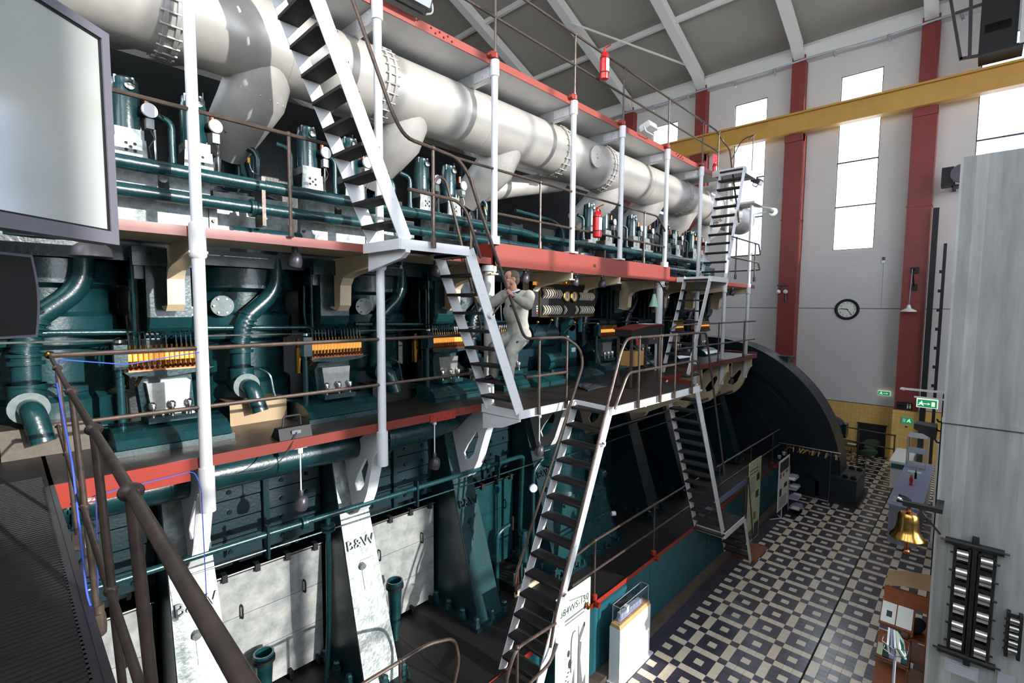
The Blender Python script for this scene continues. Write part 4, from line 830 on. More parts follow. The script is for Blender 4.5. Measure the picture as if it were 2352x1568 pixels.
for k, x in enumerate([PX[0]-0.08, PX[1]-0.1, PX[2]-0.12, 11.4, 13.3, 15.2]):
    m = 'silver_and_glint' if k < 3 else 'teal'
    pn = MB().box(x-0.5, x+0.5, 6.28, 6.34, 7.16, 7.62).build('cover_panel', m, en, False)
    MB().box(x-0.5, x+0.5, 6.255, 6.28, 7.53, 7.62).build('panel_frame', m, pn, False)
    for xx in (x-0.5, x+0.42): MB().box(xx, xx+0.08, 6.255, 6.28, 7.16, 7.53).build('panel_frame', m, pn, False)
    for q in range(8): sub(bolt_data, 'bolt', pn, (x-0.45+0.129*q, 6.256, 7.575))
    for z in (7.22, 7.38):
        for xx in (x-0.46, x+0.46): sub(bolt_data, 'bolt', pn, (xx, 6.256, z))
    MB().cyl((x-0.15, 6.28, 7.24), (x-0.15, 6.24, 7.24), 0.03, 12).build('plug', 'steel', pn)
    for dx in (-0.42, 0.06): MB().box(x+dx, x+dx+0.38, 6.26, 6.5, 7.66, 7.84).build('valve_chest', m, pn, False)
    MB().cyl((x+0.0, 6.3, 7.75), (x+0.0, 6.22, 7.75), 0.04, 12).build('chest_plug', 'tin', pn)
    MB().box(x+0.52, x+1.36, 6.45, 6.9, 7.2, 7.75).build('head_jacket', 'silver_and_glint' if k < 2 else 'teal_dark', pn, False)
    MB().cyl((x+0.62, 6.2, 7.27), (x+1.4, 6.2, 7.27), 0.075, 14).build('relief_drum', 'steel_dark' if k > 2 else 'teal', pn)
for k, x in enumerate(CYX):
    v = pipe('start_air_bend', [(x+0.02, 6.7, 7.75), (x+0.02, 6.62, 8.12), (x+0.02, 6.62, 8.36), (x-0.25, 6.75, 8.42)], 0.04, 'teal', 0.12, 12)
    MB().tube(fil([(x-0.12, 6.5, 8.18), (x-0.10, 6.48, 8.06), (x+0.0, 6.5, 8.03)], 0.04), 0.008, 6).build('test_line', 'steel', v); MB().cyl((x-0.12, 6.5, 8.16), (x-0.12, 6.5, 8.22), 0.016, 8).build('yellow_cap', 'yellow_plastic', v)
    for q in range(4): MB().cyl((x-0.45+0.18*q, 6.95, 7.9), (x-0.45+0.18*q, 6.95, 9.0), 0.022, 8).build('tie_rod', 'teal_dark', v)

# ---- middle bay: gauge board, manoeuvring gear, pump housing
gb_ = thing('gauge_board', 'black instrument board with rows of curved brass scales and two dials', 'instrument board', (8.1, 6.25, 6.55))
MB().box(7.30, 9.15, 6.22, 6.30, 6.24, 6.92).build('board', 'black', gb_, False)
MB().box(7.08, 7.28, 6.22, 6.30, 6.25, 6.93).build('switch_box', 'black', gb_, False)
for (a, b, c, d) in ((7.30, 9.15, 6.90, 6.93), (7.30, 9.15, 6.235, 6.255), (7.29, 7.31, 6.24, 6.93), (9.135, 9.155, 6.24, 6.93)): MB().box(a, b, 6.20, 6.225, c, d).build('brass_trim', 'brass', gb_, False)
def arcs(x0, n, st, z, h):
    for q in range(n):
        pts = [(x0+st*q+0.016*math.cos(-PI/2+PI*j/8)*1.2, 6.20-0.05*math.cos(-PI/2+PI*j/8), z+h*(j/8-0.5)) for j in range(9)]
        mb = MB()
        for a, b in zip(pts[:-1], pts[1:]): mb.add([(a[0]-0.009, a[1], a[2]), (a[0]+0.009, a[1], a[2]), (b[0]+0.009, b[1], b[2]), (b[0]-0.009, b[1], b[2]), (a[0]-0.009, a[1]+0.05, a[2]), (a[0]+0.009, a[1]+0.05, a[2]), (b[0]+0.009, b[1]+0.05, b[2]), (b[0]-0.009, b[1]+0.05, b[2])], [(0, 1, 2, 3), (4, 7, 6, 5), (0, 3, 7, 4), (1, 5, 6, 2)])
        s = mb.build('edge_scale', 'paper', gb_, False); MB().tube([(p[0]-0.019, p[1]+0.006, p[2]) for p in pts], 0.005, 6).build('scale_bezel', 'brass', s)
arcs(7.40, 8, 0.074, 6.70, 0.18); arcs(7.40, 8, 0.074, 6.38, 0.18); arcs(8.08, 1, 0.1, 6.38, 0.18); arcs(8.48, 1, 0.1, 6.38, 0.18); arcs(8.62, 8, 0.066, 6.67, 0.17); arcs(8.64, 6, 0.088, 6.38, 0.17)
for x in (8.13, 8.38):
    d = MB().lathe([(0.12, 0), (0.12, 0.05), (0.10, 0.06), (0.095, 0.035)], (x, 6.22, 6.66), (0, -1, 0), 24, cap=False).build('round_dial', 'brass', gb_); MB().cyl((x, 6.2, 6.66), (x, 6.18, 6.66), 0.094, 24).build('dial_face', 'cream_paint', d)
    MB().box(x-0.004, x+0.004, 6.172, 6.18, 6.62, 6.73).build('needle', 'black', d, False)
for q, m in enumerate(('paper', 'paper', 'paper', 'red_plastic')): MB().box(7.20, 7.235, 6.205, 6.225, 6.44-0.045*q, 6.465-0.045*q).build('push_button', m, gb_, False)
MB().box(7.11, 7.25, 6.21, 6.225, 6.74, 6.79).build('name_card', 'paper', gb_, False)
for x in (7.5, 8.9): MB().box(x-0.14, x+0.14, 6.205, 6.225, 6.815, 6.84).build('brass_plate', 'brass', gb_, False)
MB().box(8.05, 8.40, 6.3, 6.4, 6.9, 7.0).cyl((8.22, 6.3, 6.93), (8.22, 6.3, 7.05), 0.07, 12).build('top_fitting', 'brass', gb_)
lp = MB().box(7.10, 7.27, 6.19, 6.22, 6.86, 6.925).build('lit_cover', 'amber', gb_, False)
mg = thing('manoeuvring_stand', 'teal control gear with levers, motor and grey boxes under the gauge board', 'control stand', (8.0, 6.4, G1))
MB().box(6.9, 9.0, 6.55, 7.2, G1, G1+0.9).build('pedestal', 'teal_dark', mg, False)
MB().cyl((7.45, 6.2, 5.35), (7.95, 6.2, 5.35), 0.17, 20).build('motor', 'teal', mg); MB().box(7.5, 7.9, 6.05, 6.35, G1, G1+0.25).build('motor_foot', 'teal', mg, False)
MB().prism([(5.75, G1), (5.75, G1+0.06), (6.05, G1+0.16), (6.4, G1+0.18), (6.4, G1)], 'YZ', 7.95, 9.0).build('hood_cover', 'teal', mg, False); MB().prism([(5.8, G1), (5.8, G1+0.08), (6.1, G1+0.2), (6.4, G1+0.22), (6.4, G1)], 'YZ', 6.8, 7.7).build('hood_cover', 'teal', mg, False)
MB().cyl((7.2, 6.5, 5.85), (8.0, 6.5, 5.85), 0.24, 20).build('servo_cylinder', 'teal_dark', mg)
MB().box(8.35, 8.62, 6.3, 6.5, 5.72, 6.05).cyl((8.485, 6.3, 6.05), (8.485, 6.5, 6.05), 0.13, 14).build('relay_box', 'blue_panel', mg); MB().box(8.38, 8.64, 6.28, 6.5, 5.35, 5.66).build('meter_box', 'blue_panel', mg, False); MB().box(8.45, 8.58, 6.27, 6.28, 5.48, 5.57).build('label_card', 'paper', mg, False)
for (a, b) in (((7.25, 6.3, 5.9), (7.12, 6.1, 6.15)), ((7.6, 6.3, 5.9), (7.55, 6.1, 6.18)), ((8.2, 6.3, 5.9), (8.3, 6.1, 6.12))): MB().cyl(a, b, 0.014, 8).build('lever', 'steel', mg); MB().sphere(b, 0.028, 10, 6).build('lever_knob', 'brass', mg)
MB().cyl((8.05, 6.4, 5.9), (8.05, 6.4, 6.22), 0.06, 12).cyl((8.05, 6.4, 6.18), (8.05, 6.4, 6.26), 0.09, 12).build('governor', 'teal', mg)
MB().cyl((8.85, 6.35, 5.9), (8.85, 6.35, 6.24), 0.05, 6).build('hanging_conduit', 'blue_panel', mg)
ph = thing('pump_housing', 'teal flared pump housing with round dome behind the lower ladder', 'pump housing', (7.9, 5.9, G0))
MB().add([(6.85, 5.38, G0), (9.0, 5.38, G0), (9.0, 6.5, G0), (6.85, 6.5, G0), (7.35, 5.6, 2.75), (8.7, 5.6, 2.75), (8.7, 6.4, 2.75), (7.35, 6.4, 2.75)], [(0, 3, 2, 1), (4, 5, 6, 7), (0, 1, 5, 4), (1, 2, 6, 5), (2, 3, 7, 6), (3, 0, 4, 7)]).build('casing', 'teal', ph, False)
MB().box(6.78, 9.07, 5.30, 6.5, G0, G0+0.06).build('foot_flange', 'teal_dark', ph, False)
for q in range(14): MB().cyl((6.9+0.16*q, 5.345, G0+0.06), (6.9+0.16*q, 5.345, G0+0.12), 0.025, 6).build('flange_bolt', 'teal', ph)
MB().bar((7.12, 5.455, 2.1), (8.83, 5.455, 2.1), 0.03, 0.03).build('stiffener', 'teal', ph, False); MB().bar((7.32, 5.56, 2.62), (8.72, 5.56, 2.62), 0.05, 0.05).build('top_flange', 'teal', ph, False)
MB().lathe([(0.62, 0), (0.62, 0.55), (0.66, 0.58), (0.74, 0.6), (0.74, 0.66), (0.6, 0.68), (0.6, 1.2), (0.4, 1.35)], (7.9, 6.25, 2.75), n=28).build('dome', 'teal', ph)
MB().cyl((8.62, 5.7, 2.85), (8.9, 5.7, 2.85), 0.09, 14).box(8.6, 8.75, 5.62, 5.8, 2.7, 3.0).build('side_valve', 'teal', ph); MB().cyl((8.92, 5.5, 2.0), (9.0, 5.45, 2.0), 0.05, 12).build('sight_cap', 'white_paint', ph)
MB().tube([(8.3, 5.55, 2.65), (8.32, 5.46, 2.2), (8.34, 5.44, 1.9)], 0.01, 6).build('oil_line', 'teal', ph)
pg = thing('priming_pump', 'small teal priming pump with bent pipes and dial behind the ladder handrail', 'pump', (6.2, 5.8, G0))
MB().cyl((6.45, 5.8, 1.5), (6.45, 5.8, 2.3), 0.09, 14).cyl((6.45, 5.8, 2.3), (6.45, 5.8, 2.36), 0.06, 12).build('pump_cylinder', 'teal', pg); MB().box(6.0, 6.6, 5.6, 6.1, G0, 1.55).build('bed', 'black', pg, False); MB().box(5.98, 6.62, 5.57, 5.6, G0, G0+0.08).build('drip_edge', 'cream_paint', pg, False)
MB().tube(fil([(5.75, 5.8, G0), (5.75, 5.8, 2.55), (6.05, 5.8, 2.6)], 0.15), 0.04, 12).build('green_bend', 'teal', pg)
MB().tube(fil([(6.75, 5.85, 1.6), (6.75, 5.85, 3.4), (7.0, 5.85, 3.55)], 0.25), 0.035, 12).build('riser', 'teal', pg); MB().cyl((6.1, 5.75, 2.5), (6.1, 5.75, 2.75), 0.012, 8).build('brass_rod', 'brass', pg)
MB().cyl((6.62, 5.75, 3.13), (6.60, 5.71, 3.13), 0.075, 18).build('dial', 'white_paint', pg); MB().cyl((6.62, 5.75, 2.3), (6.62, 5.75, 3.06), 0.012, 8).build('dial_stem', 'steel_dark', pg)
for q in range(6): MB().cyl((6.05+0.09*q, 5.66, 1.55), (6.05+0.09*q, 5.66, 1.75+0.06*(q % 3)), 0.022, 8).build('valve_stem', ('tin', 'copper', 'teal')[q % 3], pg)

# ================================================================ exhaust main
ex = thing('exhaust_main', 'large silver exhaust duct running under the top catwalk with downward branches', 'duct', (8, 6.2, 9.49))
EY, EZ, ER = 6.2, 9.47, 0.465
secs = [-2.1, 1.3, 3.72, 7.6, 9.2, 13.0, 15.4, 18.1]
for a, b in zip(secs[:-1], secs[1:]): MB().lathe([(ER*0.99, 0.0), (ER, 0.02), (ER, b-a-0.02), (ER*0.99, b-a)], (a, EY, EZ), (1, 0, 0), 44, cap=False).build('duct_section', 'alu', ex)
for x in secs[1:-1]:
    f = MB().lathe([(ER, -0.07), (ER+0.028, -0.07), (ER+0.028, -0.035), (ER+0.006, -0.03), (ER+0.006, 0.03), (ER+0.028, 0.035), (ER+0.028, 0.07), (ER, 0.07)], (x, EY, EZ), (1, 0, 0), 44, cap=False).build('joint_ring', 'alu_dull', ex)
    bb = MB()
    for q in range(26):
        c = Vector((x, EY+(ER+0.02)*math.cos(q*2*PI/26), EZ+(ER+0.02)*math.sin(q*2*PI/26))); bb.cyl(c-Vector((0.1, 0, 0)), c+Vector((0.1, 0, 0)), 0.012, 6)
    tag(bb.build('ring_bolts', 'alu_dull', f), kind='stuff')
MB().lathe([(ER, 0), (ER*0.97, 0.06), (ER*0.8, 0.13), (ER*0.4, 0.18), (0.0, 0.2)], (18.1, EY, EZ), (1, 0, 0), 44).build('end_cap', 'alu', ex)
for x in (2.5, 5.6, 11.0, 14.2): MB().lathe([(ER, -0.04), (ER+0.004, -0.04), (ER+0.004, 0.04), (ER, 0.04)], (x, EY, EZ), (1, 0, 0), 44, cap=False).build('seam_band', 'alu', ex)
mhd = Vector((0, -1.0, -0.04)).normalized()
mh = MB().lathe([(0.19, 0), (0.19, 0.05), (0.21, 0.05), (0.21, 0.07), (0.15, 0.075), (0.05, 0.08), (0.03, 0.10), (0, 0.1)], Vector((8.42, EY, EZ))+mhd*(ER-0.03), mhd, 26).build('manhole_cover', 'alu', ex)
for k, x in enumerate([0.32, 2.28, 4.28, 6.30, 9.75, 11.75, 13.7, 15.7]):
    P0 = Vector((x, EY+0.02, EZ-0.2)); P1 = Vector((x-0.06, 6.38, 8.92)); P2 = Vector((x-0.22, 7.02, 8.42))
    br = MB().tube([P0, P0*0.5+P1*0.5, P1, P1+(P2-P1)*0.25, P1+(P2-P1)*0.55, P2], 0.33, 28, [0.36, 0.345, 0.35, 0.33, 0.31, 0.27], caps=False).build('branch', 'alu_dull', ex)
    rv = MB()
    n1 = (P1-P0).normalized()
    for q in range(20):
        u = n1.orthogonal().normalized(); v = n1.cross(u); rv.sphere(P1-n1*0.04+(u*math.cos(q*PI/10)+v*math.sin(q*PI/10))*0.34, 0.011, 6, 4)
    tag(rv.build('rivets', 'alu', br), kind='stuff')
MB().tube(fil([(5.6, 7.2, 8.35), (6.9, 6.9, 8.75), (8.4, 6.6, 9.1)], 0.5, 6), 0.2, 20, None).build('centre_branch', 'alu_dull', ex)
MB().tube(fil([(7.0, 6.6, 8.3), (8.2, 6.6, 8.25), (8.5, 6.6, 8.1), (8.55, 6.6, 7.5)], 0.2), 0.035, 10).build('lagged_line', 'teal', ex)

# ================================================================ generator
ge = thing('generator', 'huge dark blue disc-shaped generator housing behind the engine', 'generator', (19.8, 7.6, 0))
GY, GZ, GR = 7.6, 0.75, 4.55
def half(r, x0, x1, name, m, rin=None, seg=72):
    outer = [(GY+r*math.cos(a), GZ+r*math.sin(a)) for a in [PI+0.17-(PI+0.34)*j/seg for j in range(seg+1)]]
    if rin:
        inner = [(GY+rin*math.cos(a), GZ+rin*math.sin(a)) for a in [-0.17+(PI+0.34)*j/seg for j in range(seg+1)]]
        n = seg+1; v = []; f = []
        for xx in (x0, x1):
            v += [(xx, y, z) for y, z in outer] + [(xx, y, z) for y, z in inner[::-1]]
        for i in range(seg): f += [(i, i+1, n+i+1, n+i), (2*n+i, 3*n+i, 3*n+i+1, 2*n+i+1), (i, 2*n+i, 2*n+i+1, i+1), (n+i, n+i+1, 3*n+i+1, 3*n+i)]
        f += [(0, n, 3*n, 2*n), (seg, 2*n+seg, 3*n+seg, n+seg)]
        return MB().add(v, f).build(name, m, ge, True, ang=30)
    return MB().prism(outer, 'YZ', x0, x1).build(name, m, ge, True, ang=30)
half(GR, 19.2, 20.3, 'stator_rim', 'navy', 3.75); half(3.78, 19.45, 20.1, 'end_shield', 'navy'); half(3.5, 19.38, 19.46, 'shield_ring', 'navy', 3.2); half(2.6, 19.38, 19.46, 'shield_ring', 'navy', 2.35)
MB().box(18.9, 20.6, 2.55, 3.7, 0, 0.86).box(18.8, 20.7, 2.45, 3.8, 0, 0.12).build('foot_block', 'navy', ge, False)
for x in (19.1, 20.3):
    for y in (2.68, 2.9): MB().lathe([(0.09, 0), (0.09, 0.05), (0.06, 0.05), (0.06, 0.1)], (x, y, 0.86), n=6).build('hold_down_bolt', 'black', ge)
MB().box(18.9, 20.6, 3.6, 11.5, 0, 0.6).build('bed', 'navy', ge, False)
MB().box(19.85, 20.28, 4.95, 5.35, 4.45, 4.68).build('lifting_lug', 'navy', ge, False); MB().cyl((20.05, 5.0, 4.62), (20.6, 4.95, 4.60), 0.07, 12).build('lug_pin', 'navy', ge)
mo = thing('barring_motor', 'dark green electric motor with lifting eye behind the generator rim', 'motor', (21.2, 3.75, 1.3))
MB().lathe([(0.2, -0.35), (0.42, -0.3), (0.45, -0.2), (0.45, 0.25), (0.4, 0.3), (0.15, 0.34)], (21.2, 3.75, 2.0), (1, 0.0, 0), 24).build('motor_body', 'teal_dark', mo); MB().box(20.95, 21.5, 3.4, 4.1, 0, 1.65).build('motor_stand', 'navy', mo, False)
MB().lathe([(0.05, -0.02), (0.085, -0.02), (0.085, 0.02), (0.05, 0.02)], (21.2, 3.75, 2.52), (1, 0, 0), 14).build('lifting_eye', 'navy', mo); MB().box(21.0, 21.45, 3.24, 3.32, 1.75, 2.25).build('terminal_box', 'teal_dark', mo, False)
# ================================================================ the man on the ladder
def limb(mb, pts, radii, n=14, seg=5):
    for (a, ra), (b, rb) in zip(list(zip(pts, radii))[:-1], list(zip(pts, radii))[1:]):
        a, b = Vector(a), Vector(b); mb.cyl(a, b, ra, n, rb)
    for p, r in zip(pts, radii): mb.sphere(p, r*0.998, n, 8)
def fuse(mb, name, m, parent, voxel, smooth=6, fac=0.5, disp=None):
    me = bpy.data.meshes.new(name); me.from_pydata(mb.v, [], mb.f); me.update()
    bm = bmesh.new(); bm.from_mesh(me); bmesh.ops.recalc_face_normals(bm, faces=bm.faces); bm.to_mesh(me); bm.free()
    ob = bpy.data.objects.new(name, me)
    r = ob.modifiers.new('r', 'REMESH'); r.mode = 'VOXEL'; r.voxel_size = voxel
    s = ob.modifiers.new('s', 'SMOOTH'); s.iterations = smooth; s.factor = fac
    m2 = evaluated_mesh(ob); bpy.data.objects.remove(ob); bpy.data.meshes.remove(me)
    if disp:
        nn = [v.normal.copy() for v in m2.vertices]
        for v, q in zip(m2.vertices, nn): v.co = v.co + q*disp(v.co)
    og = ORG.get(parent.name, Vector((0, 0, 0))) if parent else Vector((0, 0, 0))
    for v in m2.vertices: v.co -= og
    m2.polygons.foreach_set('use_smooth', [True]*len(m2.polygons)); m2.materials.clear(); m2.materials.append(MATS[m]); m2.name = name
    o = bpy.data.objects.new(name, m2); COL.objects.link(o)
    if parent: o.parent = parent; ORG[o.name] = og
    return o
HD = Vector((5.175, 4.95, 6.835))                  # head centre, face towards -X, turned a little to -Y
fx = Vector((-0.95, 0.30, 0.03)).normalized(); fy = Vector((0, 0, 1)).cross(fx).normalized(); fz = fx.cross(fy)
def H(a, b, c): return HD + fx*a + fy*b + fz*c        # a forward, b to his left, c up
hips = {1: Vector((5.34, 4.86, 6.02)), -1: Vector((5.33, 5.06, 6.02))}
knee = {1: Vector((5.03, 4.82, 5.80)), -1: Vector((4.97, 5.09, 5.84))}
ankl = {1: Vector((5.03, 4.84, 5.47)), -1: Vector((4.96, 5.09, 5.47))}
shou = {1: Vector((5.36, 4.77, 6.60)), -1: Vector((5.22, 5.15, 6.60))}
elbo = {1: Vector((5.17, 4.62, 6.47)), -1: Vector((5.02, 5.30, 6.45))}
hand = {1: Vector((4.70, 4.545, 6.63)), -1: Vector((4.81, 5.36, 6.61))}
rdir = {1: Vector((-0.93, -0.03, 1.75)).normalized(), -1: Vector((-0.56, 0, 1.68)).normalized()}
b = MB()
limb(b, [(5.33, 4.96, 6.05), (5.31, 4.96, 6.3), (5.28, 4.96, 6.5), (5.25, 4.96, 6.62)], [0.14, 0.145, 0.15, 0.10])
limb(b, [(5.24, 4.96, 6.62), H(-0.03, 0, -0.12), H(-0.02, 0, -0.04)], [0.065, 0.058, 0.06])
for s in (1, -1):
    limb(b, [hips[s], knee[s], ankl[s]], [0.085, 0.058, 0.042]); limb(b, [(5.27, 4.96, 6.58), shou[s]], [0.09, 0.07])
    wr = hand[s]+(elbo[s]-hand[s]).normalized()*0.085
    limb(b, [shou[s], elbo[s], wr], [0.055, 0.042, 0.028])
    # hand: palm beside the tube, four fingers curled round it, thumb on the near side
    fw = (hand[s]-wr).normalized(); side = rdir[s].cross(fw).normalized(); ctr = hand[s]
    n_ = -fw                                       # palm lies on the body side of the tube
    pc = ctr + n_*0.035
    limb(b, [wr, pc], [0.027, 0.030])
    for q in range(4):
        o = rdir[s]*(0.030-0.020*q); L = (0.95, 1.0, 0.95, 0.8)[q]
        pts = []
        for j in range(6):
            a = PI - 0.15 - j*0.62*L
            pts.append(ctr + o + (fw*math.cos(a) + side*math.sin(a))*0.032)
        limb(b, [pc+o*0.9]+pts, [0.0105, 0.0105, 0.010, 0.0095, 0.009, 0.0085, 0.008], 8)
    tp = [pc + rdir[s]*0.030, ctr + rdir[s]*0.050 - side*0.020, ctr + rdir[s]*0.052 + fw*0.006 - side*0.032, ctr + rdir[s]*0.038 + fw*0.028 - side*0.026]
    limb(b, tp, [0.013, 0.012, 0.0105, 0.009], 8)
# head: skull, jaw, chin, nose, ears, brow
b.sphere(H(-0.015, 0, 0.035), 0.10, 18, 12, (0.98, 0.80, 0.95)); 
for a_, c_, r_ in ((0.045, -0.005, 0.062), (0.05, -0.05, 0.052), (0.06, -0.082, 0.034), (0.035, 0.06, 0.066)): b.sphere(H(a_, 0, c_), r_, 14, 10)
for s_ in (1, -1): b.sphere(H(0.02, 0.05*s_, -0.04), 0.035, 10, 8); b.sphere(H(-0.01, 0.078*s_, 0.0), 0.026, 10, 8, (0.9, 0.45, 1.2)); b.sphere(H(0.075, 0.032*s_, -0.012), 0.026, 10, 8)
limb(b, [H(0.095, 0, 0.025), H(0.122, 0, -0.012), H(0.115, 0, -0.022)], [0.010, 0.013, 0.011], 10)
b.sphere(H(0.098, 0, -0.052), 0.016, 10, 6, (0.8, 1.5, 0.6)); b.sphere(H(0.096, 0, -0.066), 0.014, 10, 6, (0.8, 1.4, 0.6))
man = fuse(b, 'person', 'skin', None, 0.006, 3, 0.45); tag(man, 'grey-haired person in beige coveralls climbing the white ladder', 'person'); ORG[man.name] = Vector((0, 0, 0))
def folds(p): return 0.007*math.sin(p.z*30+p.x*34+3*math.sin(p.y*23))*max(0, math.sin(p.x*9+p.y*11)) + 0.0015*math.sin(p.z*70+p.y*40+p.x*30)
c = MB()
limb(c, [(5.34, 4.96, 6.02), (5.33, 4.96, 6.15), (5.30, 4.955, 6.3), (5.29, 4.955, 6.45), (5.26, 4.955, 6.58)], [0.165, 0.165, 0.172, 0.178, 0.13])
c.sphere((5.25, 4.955, 6.35), 0.17, 14, 10, (1.05, 0.95, 1.1))
for s in (1, -1):
    limb(c, [(5.27, 4.955, 6.57), shou[s]+Vector((0, 0, -0.01))], [0.12, 0.092]); wr = hand[s]+(elbo[s]-hand[s]).normalized()*(0.14 if s == 1 else 0.11)
    limb(c, [shou[s], elbo[s], wr], [0.092, 0.076, 0.052]); limb(c, [hips[s], knee[s], (knee[s]+ankl[s])/2, ankl[s]+Vector((0, 0, -0.02))], [0.125, 0.096, 0.083, 0.072])
fuse(c, 'coverall', 'coverall', man, 0.011, 4, 0.5, folds)
h = MB(); h.sphere(H(-0.03, 0, 0.052), 0.106, 18, 12, (0.95, 0.82, 0.86)); h.sphere(H(-0.06, 0, 0.0), 0.078, 14, 10, (0.8, 1.02, 1.1))
for s_ in (1, -1): h.sphere(H(0.02, 0.055*s_, 0.045), 0.032, 10, 8, (1, 0.8, 1.1))
fuse(h, 'hair', 'hair', man, 0.008, 3)
g_ = MB()
for s_ in (1, -1):
    g_.tube([H(0.102, (0.032+0.022*math.cos(q*PI/5))*s_, 0.012+0.016*math.sin(q*PI/5)) for q in range(11)], 0.0022, 6); g_.tube([H(0.098, 0.053*s_, 0.016), H(0.03, 0.077*s_, 0.018), H(-0.01, 0.08*s_, 0.012)], 0.0022, 6)
g_.tube([H(0.103, 0.011, 0.014), H(0.103, -0.011, 0.014)], 0.0022, 6); g_.build('spectacles', 'copper', man)
for s_ in (1, -1): MB().sphere(H(0.090, 0.031*s_, 0.012), 0.011, 8, 6, (0.7, 1.3, 0.8)).build('eye', 'cloth_dark', man); MB().sphere(H(0.094, 0.033*s_, 0.034), 0.010, 8, 6, (0.6, 2.0, 0.5)).build('eyebrow', 'hair', man)
MB().sphere(H(0.104, 0, -0.059), 0.006, 8, 6, (0.6, 4.0, 0.4)).build('mouth', 'dark_red', man)
MB().tube([Vector((5.25, 4.96, 6.655)) + Vector((0.088*math.cos(a), 0.092*math.sin(a), 0.02*math.cos(a))) for a in [2*PI*q/18 - 2.5 for q in range(15)]], 0.026, 8).build('collar', 'cloth_dark', man)
MB().tube([Vector((5.235, 4.955, 6.665)) + Vector((0.074*math.cos(a), 0.078*math.sin(a), 0.02*math.cos(a))) for a in [2*PI*q/18 for q in range(19)]], 0.022, 8).build('shirt_collar', 'shirt', man)
MB().lathe([(0.036, -0.012), (0.040, -0.008), (0.040, 0.008), (0.036, 0.012)], hand[1]+(elbo[1]-hand[1]).normalized()*0.10, (elbo[1]-hand[1]), 14).build('wrist_watch', 'steel', man)
MB().box(5.06, 5.12, 4.845, 4.87, 6.44, 6.47).build('chest_tab', 'cloth_dark', man, False)
for s in (1, -1):
    sh = MB(); a = ankl[s]; limb(sh, [a+Vector((0.03, 0, -0.03)), a+Vector((-0.05, 0, -0.05)), a+Vector((-0.14, 0, -0.06))], [0.046, 0.042, 0.034], 10); fuse(sh, 'shoe', 'black', man, 0.008, 3)
MB().box(5.09, 5.15, 4.75, 4.765, 5.86, 5.95).build('thigh_pocket', 'cloth_dark', man, False)

# ================================================================ foreground screen and loudspeaker
u = Vector((math.cos(math.radians(41.9)), math.sin(math.radians(41.9)), 0)); nrm = Vector((u.y, -u.x, 0))
tv = thing('flat_screen', 'large flat screen with grey bezel reflecting the windows', 'screen', (0.2, 2.7, 6.72))
FR = frame((0.395, 2.845, 6.715), -u, (0, 0, 1))      # x runs back along the screen, z out of the back
def tbox(x0, x1, y0, y1, z0, z1, name, m, par, fr=FR):
    return MB().box(x0, x1, y0, y1, z0, z1).xf(fr).build(name, m, par, False)
TW, TH, BZ = 1.62, 0.92, 0.055
mat('screen_glass', (178, 182, 178), 0.10, 0, spec=0.8, coat=1.0)
mat('bezel', (112, 110, 122), 0.45)
sgn = 1 if (FR.to_3x3() @ Vector((0, 0, 1))).dot(nrm) > 0 else -1
def z_(a): return a*sgn
tbox(0, TW, 0, TH, z_(-0.09), z_(-0.02), 'housing', 'bezel', tv); tbox(BZ*0.8, TW-BZ, BZ, TH-BZ*0.8, z_(-0.02), z_(-0.012), 'display', 'screen_glass', tv)
tbox(0, TW, 0, BZ, z_(-0.02), 0, 'bezel_bottom', 'bezel', tv); tbox(0, TW, TH-BZ*0.7, TH, z_(-0.02), 0, 'bezel_top', 'bezel', tv); tbox(0, BZ*0.7, BZ, TH-BZ*0.7, z_(-0.02), 0, 'bezel_side', 'bezel', tv); tbox(TW-BZ*0.7, TW, BZ, TH-BZ*0.7, z_(-0.02), 0, 'bezel_side', 'bezel', tv)
for (a, bb, c_, d) in ((BZ*0.7, TW-BZ*0.7, BZ-0.002, BZ+0.008), (BZ*0.7, TW-BZ*0.7, TH-BZ*0.7-0.008, TH-BZ*0.7+0.002), (BZ*0.7-0.002, BZ*0.7+0.009, BZ, TH-BZ*0.7)): tbox(a, bb, c_, d, z_(-0.018), z_(-0.006), 'inner_edge', 'black', tv)
MB().cyl((-0.25, 2.42, 6.72), (-0.25, 2.42, G1), 0.035, 12).bar((-0.25, 2.42, 7.1), (-0.22, 2.37, 7.1), 0.04, 0.12).build('stand_pole', 'black', tv)
sk = thing('loudspeaker', 'dark grey loudspeaker with rounded grille below the flat screen', 'loudspeaker', (0.0, 2.95, 6.3))
F2 = frame((0.115, 3.02, 6.30), -u, (0, 0, 1))
pts = [(0.0, 0.0), (0.012, 0.02), (0.0, 0.02)]
tbox(0.0, 0.55, 0, 0.36, z_(-0.25), z_(-0.03), 'cabinet', 'black', sk, F2)
gr = MB(); prof = [(0.55, 0)] + [(0.0-0.02*math.sin(PI*q/10), 0.36*q/10) for q in range(11)] + [(0.55, 0.36)]
gr.prism(prof, 'XY', z_(-0.03), 0).xf(F2).build('grille', 'bezel', sk, False)
MB().prism([(0.55, 0.01)] + [(0.015-0.018*math.sin(PI*q/10), 0.012+0.336*q/10) for q in range(11)] + [(0.55, 0.35)], 'XY', 0, z_(0.006)).xf(F2).build('grille_cloth', 'black', sk, False)
MB().cyl((-0.12, 2.98, 6.30), (-0.12, 2.98, G1), 0.02, 10).build('stand_pole', 'black', sk)

